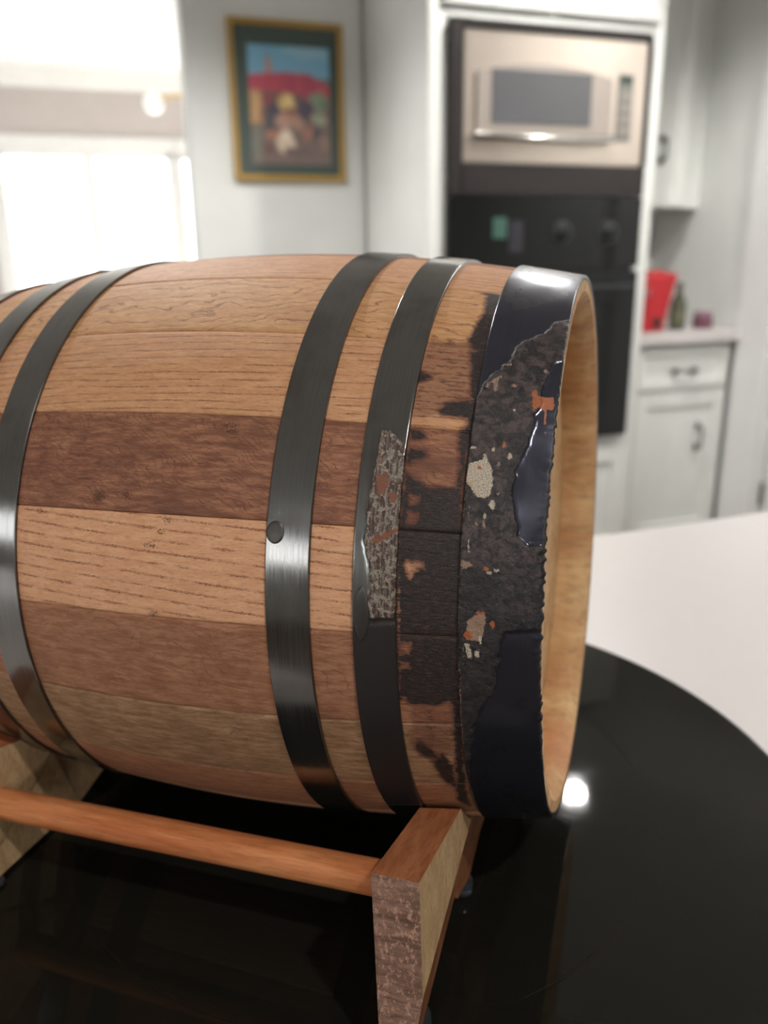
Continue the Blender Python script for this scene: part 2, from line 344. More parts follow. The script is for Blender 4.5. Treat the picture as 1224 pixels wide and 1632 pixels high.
# the print: colours laid on a fine grid
nx, nz = 110, 160
ax0, ax1, az0, az1 = px0+.066, px1-.052, pz0+.056, pz1-.078
V = []; F = []
for j in range(nz+1):
    for i in range(nx+1): V.append((ax0+(ax1-ax0)*i/nx, YB-.0135, az1-(az1-az0)*j/nz))
for j in range(nz):
    for i in range(nx): a = j*(nx+1)+i; F.append((a, a+nx+1, a+nx+2, a+1))
me = bpy.data.meshes.new('print'); me.from_pydata(V, [], F)
U, T = np.meshgrid(np.arange(nx+1)/nx, np.arange(nz+1)/nz)
def vnoise(x, y, seed=0):
    """value noise, two octaves summed, roughly 0..1"""
    def one(x, y, k):
        xi = np.floor(x).astype(int); yi = np.floor(y).astype(int); fx = x-xi; fy = y-yi; fx = fx*fx*(3-2*fx); fy = fy*fy*(3-2*fy)
        def h(a, b): n = (a*374761393+b*668265263+(seed+k)*974634777) & 0xffffffff; n = ((n ^ (n >> 13))*1274126177) & 0xffffffff; return ((n ^ (n >> 16)) & 0xffff)/65535.
        return (h(xi, yi)*(1-fx)+h(xi+1, yi)*fx)*(1-fy)+(h(xi, yi+1)*(1-fx)+h(xi+1, yi+1)*fx)*fy
    return one(x, y, 0)*.6+one(x*2.1+7, y*2.1+3, 1)*.28+one(x*4.3+1, y*4.3+9, 2)*.12
C3 = np.zeros((nz+1, nx+1, 3)); C3[:] = lin((118, 96, 88))
w_ = (vnoise(U*9, T*12, 3)-.5)*.10
def paint(mask, col, k=1.):
    mk = np.clip(mask, 0, 1)[..., None]*k; C3[:] = C3*(1-mk)+np.array(lin(col))*mk
def ell(cx, cy, rx, ry): return (1-np.hypot((U-cx+w_)/rx, (T-cy+w_)/ry))*4
def rect(x0, x1, y0, y1): return np.minimum(np.minimum(U+w_*.4-x0, x1-U-w_*.4), np.minimum(T+w_*.4-y0, y1-T-w_*.4))*40
paint(rect(-1, 2, -1, .27), (118, 178, 208)); paint(ell(.7, .04, .3, .07), (160, 196, 210), .6)
paint(rect(.19, .29, .10, .26), (190, 140, 120)); paint(rect(.215, .265, .05, .12), (150, 120, 120))
paint(rect(0, 1.1, .33, .66), (120, 84, 80)); paint(rect(-.1, .15, .34, .66), (196, 150, 100)); paint(rect(.15, .3, .4, .5), (150, 66, 70))
aw = np.minimum(T-(.235-.03*np.sin(U*3)+np.clip(U-.75, 0, 1)*.35), .385-T+.03*U)*40
paint(aw, (192, 62, 84)); paint(np.minimum(aw, (vnoise(U*14, T*3, 5)-.55)*9), (160, 46, 72), .7)
for q in [(.86, .45, .12, .09, (130, 150, 120)), (.9, .46, .05, .04, (84, 110, 88)), (.86, .60, .10, .07, (160, 168, 140)), (.27, .52, .11, .08, (58, 60, 84)), (.68, .52, .10, .10, (56, 56, 84)),
          (.43, .45, .13, .09, (226, 190, 116)), (.46, .44, .06, .05, (240, 214, 150)), (.72, .42, .06, .04, (176, 60, 80)), (.40, .62, .12, .07, (196, 150, 130)), (.58, .64, .09, .07, (180, 140, 116)), (.22, .62, .06, .12, (70, 76, 84)),
          (.25, .74, .09, .06, (184, 120, 92)), (.72, .73, .10, .06, (176, 116, 96)), (.42, .80, .13, .13, (226, 204, 178)), (.42, .76, .05, .05, (244, 228, 204)), (.83, .74, .06, .06, (70, 66, 78)), (.92, .82, .07, .06, (150, 122, 106)),
          (.2, .88, .1, .06, (110, 74, 66)), (.6, .90, .2, .06, (104, 84, 78)), (.5, .56, .05, .03, (180, 80, 80)), (.07, .82, .08, .2, (112, 112, 98)), (.09, .5, .03, .12, (214, 168, 110))]: paint(ell(*q[:4]), q[4], .9)
C3 = C3*.86+.045  # grey glare of picture glass mixed into the print colours
at = me.color_attributes.new('print_colour', 'FLOAT_COLOR', 'POINT')
at.data.foreach_set('color', np.concatenate([C3.reshape(-1, 3), np.ones(((nx+1)*(nz+1), 1))], 1).astype(np.float32).ravel())
t = NT('print_paper'); an = t.n('ShaderNodeVertexColor', layer_name='print_colour')
link_mesh('print', me, t.set(color=an.outputs[0], rough=.5), pic)
# ---------------------------------------------------------------- chandelier of the far room (hub behind the wall end)
ch = thing('chandelier', 'brass ceiling fixture with a white glass globe in the far room', 'light', (.86, 5.0, CZ))
m = MB().lathe([(.06, 0), (.06, -.02), (.02, -.035), (.012, -.04)], Matrix.Translation((.86, 5.0, CZ)), 24); m.build('canopy', M_brass, ch, True)
gx, gz = .545, EYE+.763
MB().tube([(.86, 5, CZ-.03), (.86, 5, EYE+.78)], .009, 12).build('stem', M_brass, ch, True)
t = NT('globe_glass'); M_globe = t.set(color=(.85, .87, .84), rough=.15, spec=.6, ecol=(1, 1, .95), estr=.25)
for s_ in (-1, 1):
    x = .86+s_*(.86-gx)
    a = MB().tube([(.86, 5, EYE+.79), (.86+s_*.10, 5, EYE+.81), (.86+s_*.2, 5, EYE+.805), (x-s_*.035, 5, gz+.025)], .008, 10).build('arm', M_brass, ch, True)
    MB().lathe([(0, -.054), (.024, -.048), (.045, -.028), (.054, 0), (.046, .03), (.026, .048), (.018, .055), (0, .056)], Matrix.Translation((x, 5, gz)), 24).build('globe', M_globe, a, True)
# ---------------------------------------------------------------- red bag, bottle, jar on the short counter
t = NT('red_paper'); nz_ = t.noise(t.coord(), 14, 3)
M_red = t.set(color=t.mix(nz_, lin((150, 18, 28)), lin((188, 34, 40))), rough=.45)
bag = thing('gift_bag', 'bright red bag with a flared open top, beside the black oven', 'bag', (2.03, 2.66, .912))
b = bmesh.new(); rings = []
for k in range(9):
    f = k/8; z = .915+.205*f; hx = .068+.030*f**1.3; hy = .045-.012*f
    ring = []
    for q in range(40):
        a = 2*math.pi*q/40; c_, s_ = math.cos(a), math.sin(a); e = .35
        x = hx*math.copysign(abs(c_)**e, c_); y = hy*math.copysign(abs(s_)**e, s_)
        w = noise.noise(Vector((x*25, y*25, f*3)))*.008
        zz = z+(.018*max(0, 1-abs(x/hx+.1)*2.2)+.006*math.sin(x*60) if k == 8 else 0)
        ring.append(b.verts.new((2.012+x+w+.026*f, 2.66+y+w, zz)))
    rings.append(ring)
for a, c_ in zip(rings[:-1], rings[1:]):
    for q in range(40): b.faces.new((a[q], a[(q+1) % 40], c_[(q+1) % 40], c_[q]))
b.faces.new(rings[0][::-1]); bmesh.ops.recalc_face_normals(b, faces=b.faces[:])
bo = MB().add(b).build('bag_body', M_red, bag, True); sm = bo.modifiers.new('s', 'SOLIDIFY'); sm.thickness = .0015; sm.offset = -1
m = MB().lathe([(.02, 0), (.022, .002), (.015, .004), (0, .005)], Matrix.Translation((2.035, 2.6145, .945))@Matrix.Rotation(math.radians(90), 4, 'X'), 20); m.build('dark_sticker', plain('sticker', (60, 24, 18), .6), bag, True)
m = MB().lathe([(.015, 0), (.016, .002), (.008, .004), (0, .005)], Matrix.Translation((1.985, 2.617, 1.055))@Matrix.Rotation(math.radians(90), 4, 'X'), 20); m.build('grey_sticker', plain('sticker_grey', (150, 90, 90), .6), bag, True)
bt = thing('bottle', 'dark olive glass bottle standing right of the red bag', 'bottle', (2.165, 2.66, .912))
T_ = Matrix.Translation((2.165, 2.66, .9125))
MB().lathe([(0, 0), (.026, 0), (.029, .004), (.029, .09), (.024, .112), (.012, .132), (.0115, .158)], T_, 28).build('glass_body', plain('olive_glass', (84, 84, 70), .12), bt, True)
MB().lathe([(.0125, .156), (.0125, .172), (.011, .174), (0, .174)], T_, 20).build('cap', plain('cap', (90, 88, 84), .4), bt, True)
MB().lathe([(.0293, .025), (.0296, .026), (.0296, .07), (.0293, .071)], T_, 28).build('paper_label', plain('paper_label', (96, 98, 74), .7), bt, True)
jr = thing('jar', 'small plum coloured jar with a pale lid near the counter end', 'jar', (2.285, 2.66, .912))
T_ = Matrix.Translation((2.285, 2.66, .9125))
MB().lathe([(0, 0), (.034, 0), (.037, .005), (.037, .04), (.032, .05)], T_, 28).build('jar_body', plain('plum_glass', (112, 72, 84), .2), jr, True)
MB().lathe([(.034, .048), (.034, .062), (.031, .065), (0, .065)], T_, 28).build('lid', plain('lid', (140, 116, 124), .4), jr, True)
# ---------------------------------------------------------------- island
isl = thing('island_cabinet', 'white kitchen island cabinet under the large white worktop', 'cabinet', (-.2, .4, 0))
m = MB().box(-1.5, 1.35, .17, .68, .09, .868, .003); m.box(-1.45, 1.3, .22, .62, 0, .09); m.build('body', M_cab, isl)
for k in range(4):
    xx = -1.49+k*.71; sh = shaker(MB(), xx, xx+.7, .11, .85, .15); d = sh.build('door', M_cab, isl); pull(xx+.63, .15, .7, .1, True, d)
IT = EYE-.3024
tag(MB().box(-1.55, 1.4, .125, .737, IT-.04, IT, .004).build('island_worktop', M_counter), 'large white stone worktop of the island under the black turntable', 'countertop')
# ---------------------------------------------------------------- round black turntable
DT = EYE-.2365*S
dc = rot((-.012*S, .331*S, 0)); dR = .2*S
t = NT('black_gloss'); nzv = t.noise(t.coord(), 30, 4); dn = t.noise(t.coord(), 420, 2, .7)
sc_n = t.noise(t.scale(t.coord(), (6, 40, 1), r=(0, 0, .6)), 1, 3)
M_disc = t.set(color=t.mix(t.ramp(dn, .74, .82), (.010, .0092, .007), (.03, .03, .028)), rough=t.ramp(nzv, .3, .7, .02, .04), spec=.25)
lz = thing('turntable', 'large round glossy black turntable board under the barrel stand', 'turntable', (dc.x, dc.y, IT))
Tm = Matrix.Translation((dc.x, dc.y, 0))
MB().lathe([(.0, DT-.008), (dR-.003, DT-.008), (dR, DT-.006), (dR, DT-.002), (dR-.0012, DT-.0004), (dR-.003, DT), (.1562, DT), (.1558, DT-.00005), (.1550, DT-.00005), (.1546, DT), (0, DT)], Tm, 160).build('turntable_top', M_disc, lz)
MB().lathe([(0, IT+.0005), (.10, IT+.0005), (.104, IT+.003), (.10, DT-.008), (0, DT-.008)], Tm, 64).build('turntable_base', M_black, lz, True)
# burnt, flaked and stained areas of the barrel as outlines in (mm along the axis, degrees round it)
ANN = '''{"crust":[[[-0.21,-28.32],[3.85,-29.69],[6.84,-33.28],[11.5,-35.6],[14.18,-37.54],[14.33,-39.97],[16.21,-42.0],[19.2,-43.81],[21.01,-45.3],[22.81,-48.95],[23.38,-53.4],[23.17,-59.59],[23.03,-69.38],[22.8,-79.8],[22.32,-91.01],[23.2,-108.91],[21.97,-115.26],[19.17,-103.01],[17.05,-99.17],[12.99,-95.95],[11.69,-91.48],[11.04,-86.85],[9.72,-85.07],[6.17,-84.8],[0.1,-84.58],[0.17,-78.2],[0.47,-71.13],[4.79,-71.49],[7.27,-70.22],[8.66,-66.98],[9.42,-63.88],[9.26,-60.29],[7.82,-57.55],[5.96,-53.29],[5.61,-50.27],[4.53,-47.61],[3.69,-42.59],[2.79,-39.8],[-0.1,-38.91],[-0.33,-34.13]]],"black":[[[21.87,-75.73],[19.34,-75.17],[14.49,-75.98],[11.02,-77.03],[12.6,-78.54],[15.01,-81.06],[20.12,-82.19],[21.55,-80.75]]],"flake":[[[22.21,-59.54],[20.67,-59.05],[18.79,-58.86],[17.82,-57.49],[16.89,-58.77],[15.89,-59.61],[14.88,-62.66],[15.67,-64.17],[17.3,-64.82],[19.76,-64.35],[20.99,-63.14],[22.32,-62.42]],[[11.49,-57.13],[10.37,-57.69],[10.75,-58.44],[11.64,-58.28]],[[20.7,-87.16],[19.48,-87.13],[18.79,-88.58],[18.44,-89.53],[19.67,-89.67],[20.34,-88.4]],[[17.93,-88.37],[16.54,-87.92],[16.37,-89.4],[17.41,-89.52]],[[20.19,-56.9],[20.47,-57.09],[21.18,-57.21],[21.92,-57.18],[22.28,-57.0],[22.0,-56.81],[21.29,-56.69],[20.53,-56.74]],[[15.32,-56.94],[15.43,-57.23],[15.77,-57.37],[16.16,-57.27],[16.35,-57.0],[16.25,-56.71],[15.92,-56.55],[15.54,-56.65]],[[13.94,-65.65],[14.11,-66.21],[14.67,-66.46],[15.3,-66.26],[15.63,-65.72],[15.46,-65.16],[14.88,-64.92],[14.25,-65.11]],[[15.91,-67.38],[16.07,-67.73],[16.52,-67.89],[17.02,-67.77],[17.27,-67.43],[17.11,-67.09],[16.66,-66.93],[16.16,-67.05]],[[10.81,-50.06],[10.88,-50.29],[11.18,-50.38],[11.5,-50.32],[11.66,-50.14],[11.58,-49.92],[11.29,-49.82],[10.96,-49.88]],[[13.48,-75.95],[13.71,-76.15],[14.3,-76.26],[14.91,-76.19],[15.17,-76.0],[14.93,-75.78],[14.34,-75.68],[13.75,-75.75]],[[11.82,-75.5],[11.99,-75.71],[12.47,-75.81],[12.96,-75.75],[13.17,-75.55],[12.98,-75.33],[12.52,-75.24],[12.03,-75.31]],[[13.17,-63.85],[13.22,-64.14],[13.44,-64.26],[13.71,-64.16],[13.83,-63.89],[13.78,-63.61],[13.55,-63.48],[13.29,-63.59]],[[16.03,-86.43],[16.13,-87.18],[16.36,-87.48],[16.61,-87.18],[16.72,-86.45],[16.63,-85.72],[16.4,-85.43],[16.14,-85.7]],[[20.05,-72.04],[20.03,-72.98],[20.19,-73.38],[20.4,-72.99],[20.57,-72.05],[20.59,-71.11],[20.46,-70.72],[20.24,-71.1]],[[23.51,-61.58],[23.46,-62.2],[23.53,-62.47],[23.7,-62.22],[23.85,-61.6],[23.91,-60.98],[23.83,-60.71],[23.67,-60.96]]],"tan":[[[22.35,-74.02],[19.58,-74.51],[18.48,-75.04],[20.53,-75.4],[22.2,-75.93]],[[20.48,-45.98],[18.0,-44.33],[16.26,-43.3],[16.17,-44.45],[17.25,-45.24],[16.43,-46.42],[17.33,-47.19],[18.83,-45.38],[19.9,-46.9]],[[19.89,-83.17],[17.53,-82.42],[15.13,-82.06],[14.72,-83.55],[15.36,-85.6],[16.03,-86.85],[18.79,-86.7],[20.36,-85.91]],[[15.93,-68.63],[16.05,-69.25],[16.51,-69.52],[17.02,-69.28],[17.27,-68.69],[17.16,-68.07],[16.72,-67.8],[16.2,-68.03]],[[18.31,-68.72],[18.46,-69.14],[18.91,-69.32],[19.42,-69.17],[19.67,-68.78],[19.52,-68.36],[19.05,-68.18],[18.56,-68.33]],[[20.58,-66.99],[20.54,-67.94],[20.68,-68.34],[20.89,-67.96],[21.1,-67.01],[21.17,-66.06],[21.03,-65.67],[20.79,-66.05]],[[11.3,-45.42],[11.57,-45.67],[12.27,-45.86],[13.05,-45.8],[13.41,-45.58],[13.16,-45.29],[12.43,-45.13],[11.68,-45.16]],[[2.95,-41.82],[3.19,-42.22],[3.9,-42.45],[4.66,-42.39],[5.05,-42.03],[4.81,-41.64],[4.1,-41.41],[3.32,-41.5]],[[13.85,-41.25],[14.26,-41.54],[15.37,-41.73],[16.52,-41.73],[17.04,-41.56],[16.63,-41.28],[15.52,-41.08],[14.36,-41.08]],[[21.79,-97.89],[22.4,-103.35],[22.97,-105.87],[22.91,-103.36],[22.51,-97.89],[22.11,-92.94],[21.79,-90.99],[21.6,-92.92]],[[22.32,-107.33],[23.17,-111.96],[23.88,-114.11],[23.83,-111.95],[23.26,-107.35],[22.61,-103.27],[22.12,-101.68],[21.97,-103.27]],[[20.62,-88.84],[20.72,-90.73],[20.93,-91.53],[21.1,-90.74],[21.15,-88.85],[21.06,-87.0],[20.87,-86.23],[20.68,-86.98]],[[13.35,-59.29],[13.44,-59.72],[13.78,-59.91],[14.17,-59.75],[14.39,-59.33],[14.3,-58.91],[13.97,-58.72],[13.58,-58.87]]],"rust":[[[7.14,-45.9],[5.92,-45.8],[5.36,-46.91],[3.81,-46.77],[1.22,-46.56],[0.75,-48.27],[1.46,-49.2],[2.72,-48.91],[2.31,-51.38],[2.33,-53.37],[3.34,-49.36],[4.67,-48.8],[5.61,-49.35],[5.69,-50.83],[6.6,-48.72]],[[12.44,-56.05],[12.51,-56.5],[12.85,-56.69],[13.24,-56.53],[13.46,-56.11],[13.39,-55.67],[13.07,-55.45],[12.68,-55.61]],[[14.38,-75.3],[14.66,-75.58],[15.37,-75.71],[16.1,-75.62],[16.42,-75.36],[16.14,-75.08],[15.43,-74.94],[14.7,-75.03]],[[18.46,-85.77],[18.81,-86.36],[19.66,-86.62],[20.53,-86.41],[20.89,-85.83],[20.54,-85.24],[19.69,-84.99],[18.82,-85.2]],[[12.32,-83.89],[12.51,-84.33],[13.0,-84.54],[13.49,-84.37],[13.69,-83.93],[13.51,-83.51],[13.03,-83.31],[12.54,-83.47]],[[14.95,-82.15],[15.41,-82.38],[16.48,-82.49],[17.59,-82.44],[18.05,-82.24],[17.61,-82.02],[16.52,-81.9],[15.41,-81.95]],[[18.39,-60.06],[18.57,-60.27],[19.03,-60.38],[19.53,-60.32],[19.77,-60.12],[19.61,-59.89],[19.15,-59.78],[18.65,-59.84]]],"paint2":[[[48.01,-55.35],[45.21,-55.24],[42.31,-56.55],[40.89,-57.86],[39.43,-63.92],[39.44,-69.51],[39.9,-75.07],[40.27,-83.73],[47.12,-83.93],[48.03,-81.52],[47.35,-79.0],[48.28,-75.34],[49.63,-72.58],[49.3,-69.48],[49.24,-65.42],[48.52,-61.67],[47.97,-58.15]]],"rust2":[[[47.9,-62.12],[44.71,-61.71],[43.57,-63.88],[45.1,-65.18],[47.58,-65.46]],[[44.46,-64.78],[41.27,-64.65],[41.28,-66.74],[43.48,-66.26]],[[48.45,-71.88],[40.12,-69.72],[40.34,-70.86],[46.17,-72.93]],[[48.32,-55.89],[47.3,-55.63],[47.12,-60.64],[48.01,-61.64]]],"dark2":[[[56.64,-83.24],[52.98,-84.11],[45.66,-83.88],[36.71,-83.13],[36.94,-91.34],[36.07,-106.04],[35.35,-123.24],[39.02,-128.23],[54.7,-129.6],[60.15,-117.16],[59.39,-102.65]]],"char":[[[26.79,-7.98],[27.86,-11.31],[31.78,-15.99],[29.63,-18.52],[31.48,-20.88],[26.98,-22.72],[26.25,-28.7],[28.41,-35.94],[26.83,-38.04],[24.85,-38.43],[20.79,-48.41],[22.47,-28.25],[23.49,-4.46]],[[42.36,-43.73],[40.04,-43.86],[36.43,-44.63],[38.03,-45.48],[41.11,-46.37]],[[33.18,-50.89],[31.03,-49.32],[24.44,-48.2],[23.01,-49.71],[23.14,-52.2],[26.33,-51.52],[31.66,-51.82]],[[27.04,-38.62],[22.48,-38.21],[19.58,-53.95],[23.31,-57.33],[23.43,-63.41],[25.19,-63.29],[25.2,-58.46],[26.57,-54.36],[24.71,-53.17],[24.33,-48.65]],[[40.42,-54.43],[36.96,-54.47],[35.36,-55.87],[39.58,-56.37]],[[39.89,-57.32],[35.07,-57.92],[34.18,-58.7],[37.61,-59.45],[39.74,-60.35]],[[40.07,-61.36],[35.13,-62.93],[32.85,-63.72],[31.63,-64.74],[39.39,-65.05]],[[40.6,-64.32],[31.83,-63.57],[24.01,-63.04],[22.28,-72.13],[22.19,-84.96],[22.25,-98.15],[25.21,-98.95],[26.04,-98.19],[30.34,-99.27],[37.11,-98.91],[40.59,-98.49],[39.55,-85.42],[40.2,-75.61]],[[25.14,-98.19],[22.05,-97.78],[25.11,-130.34],[28.25,-126.47],[25.46,-109.75],[25.04,-100.99]],[[32.86,-112.41],[29.46,-109.8],[26.9,-113.6],[27.28,-120.92],[30.72,-118.58]],[[37.78,-108.33],[35.95,-106.78],[32.18,-109.04],[30.74,-111.51],[36.33,-110.56]]],"light":[[[38.53,-64.82],[35.31,-64.89],[35.41,-66.45],[38.45,-66.46]],[[38.84,-67.34],[35.28,-67.4],[35.52,-69.52],[38.86,-69.65]],[[38.31,-74.79],[32.83,-74.8],[32.38,-75.84],[35.5,-76.62],[36.15,-77.9],[37.95,-77.47]],[[38.89,-87.77],[35.84,-88.0],[36.1,-89.91],[39.01,-90.0]],[[38.91,-91.3],[36.73,-91.24],[36.99,-92.35],[38.8,-92.38]],[[39.72,-97.5],[38.26,-97.71],[39.39,-107.74],[41.01,-108.1]]],"stain":[[[40.71,-37.54],[24.92,-36.22],[24.26,-47.48],[25.55,-51.02],[32.66,-51.43],[40.47,-52.93],[41.57,-44.95]],[[34.8,-64.87],[23.79,-64.42],[23.39,-75.07],[30.12,-78.19],[39.22,-74.63],[36.2,-69.74]],[[37.56,-99.42],[25.08,-99.67],[25.85,-109.77],[32.86,-112.41],[38.75,-108.34]]],"blot":[[[168.16,-57.82],[140.41,-57.69],[122.13,-62.64],[124.0,-67.67],[165.94,-69.71],[168.05,-63.35]],[[103.48,-54.83],[84.01,-54.37],[83.82,-57.69],[97.95,-58.06]]],"spots":[[[109.93,-71.19],[110.44,-71.48],[111.61,-71.63],[112.87,-71.55],[113.37,-71.3],[112.92,-71.01],[111.75,-70.86],[110.5,-70.93]],[[112.71,-73.02],[113.05,-73.37],[113.97,-73.55],[114.92,-73.43],[115.33,-73.1],[115.0,-72.75],[114.07,-72.58],[113.12,-72.69]],[[114.69,-75.12],[115.47,-75.43],[117.28,-75.6],[119.18,-75.56],[119.97,-75.31],[119.19,-75.0],[117.37,-74.83],[115.47,-74.88]],[[115.32,-86.14],[115.88,-86.54],[117.0,-86.75],[118.09,-86.65],[118.45,-86.29],[117.94,-85.9],[116.77,-85.68],[115.73,-85.8]],[[157.11,-71.05],[157.67,-71.28],[159.09,-71.41],[160.61,-71.36],[161.22,-71.16],[160.65,-70.92],[159.23,-70.79],[157.79,-70.84]],[[134.25,-67.92],[134.9,-68.58],[136.82,-68.89],[138.88,-68.68],[139.86,-68.06],[139.14,-67.4],[137.27,-67.09],[135.22,-67.31]],[[125.34,-67.71],[125.85,-68.07],[127.24,-68.25],[128.73,-68.14],[129.38,-67.81],[128.87,-67.45],[127.47,-67.27],[126.04,-67.37]],[[92.47,-56.69],[92.86,-57.07],[94.13,-57.24],[95.49,-57.12],[96.15,-56.78],[95.76,-56.4],[94.53,-56.21],[93.17,-56.33]],[[92.45,-55.65],[93.32,-55.9],[95.64,-56.03],[97.99,-56.0],[99.06,-55.8],[98.19,-55.55],[95.9,-55.4],[93.51,-55.45]],[[144.68,-58.81],[144.99,-59.05],[145.98,-59.15],[147.06,-59.06],[147.61,-58.84],[147.3,-58.6],[146.31,-58.5],[145.23,-58.59]]]}'''
# ---------------------------------------------------------------- the barrel and its stand share one frame: x = axis (from the charred head), y = towards the viewer, z = up
C0 = Vector(rot((.07479*S, .3064*S, 0))); C0.z = EYE-.11033*S
axw = rot((-.9500413, .31096102, -.02692166)); uw = rot((.31107377, .95038577, 0)); ww = rot((-.02558597, .00837462, .99963755))
FR = Matrix(((axw.x, -uw.x, ww.x, C0.x), (axw.y, -uw.y, ww.y, C0.y), (axw.z, -uw.z, ww.z, C0.z), (0, 0, 0, 1)))
L = .12383; RE = .1; RB = .11272
def rad(s): return RB-(RB-RE)*((s-L)/L)**2
A = json.loads(ANN)
AMM = math.pi/180*105           # mm of arc per degree
def sdist(P, polys):
    """signed distance (positive inside) from points to the union of polygons, mm"""
    best = np.full(len(P), -1e9)
    for pl in polys:
        q = np.array(pl, float).copy(); q[:, 1] *= AMM
        a = q; b = np.roll(q, -1, 0); d2 = np.full(len(P), 1e9); ins = np.zeros(len(P), bool)
        for (x0, y0), (x1, y1) in zip(a, b):
            e = np.array([x1-x0, y1-y0]); w = P-[x0, y0]; t_ = np.clip((w@e)/max(e@e, 1e-9), 0, 1); dd = ((w-t_[:, None]*e)**2).sum(1); d2 = np.minimum(d2, dd)
            c = ((y0 > P[:, 1]) != (y1 > P[:, 1])); xi = (x1-x0)*(P[:, 1]-y0)/((y1-y0) if abs(y1-y0) > 1e-9 else 1e-9)+x0; ins ^= (c & (P[:, 0] < xi))
        sd = np.where(ins, 1, -1)*np.sqrt(d2); best = np.maximum(best, sd)
    return best
def msk(P, key, soft=.6, wa=.0, wf=.6, st=(1, 1), seed=0):
    if wa:
        n1 = vnoise(P[:, 0]*wf*st[0], P[:, 1]*wf*st[1], seed)-.5; n2 = vnoise(P[:, 0]*wf*st[0]+31, P[:, 1]*wf*st[1]+17, seed+9)-.5
        P = P+np.stack([n1*wa, n2*wa*.6], 1)
    return np.clip(.5+sdist(P, A[key])/(2*soft), 0, 1)
def grid_attr(me, name, arr):
    at = me.color_attributes.new(name, 'FLOAT_COLOR', 'POINT'); at.data.foreach_set('color', arr.astype(np.float32).ravel())
def set_uv(me, uvv):
    uv = me.uv_layers.new(name='UVMap'); li = np.empty(len(me.loops), int); me.loops.foreach_get('vertex_index', li)
    uv.data.foreach_set('uv', uvv[li].astype(np.float32).ravel())
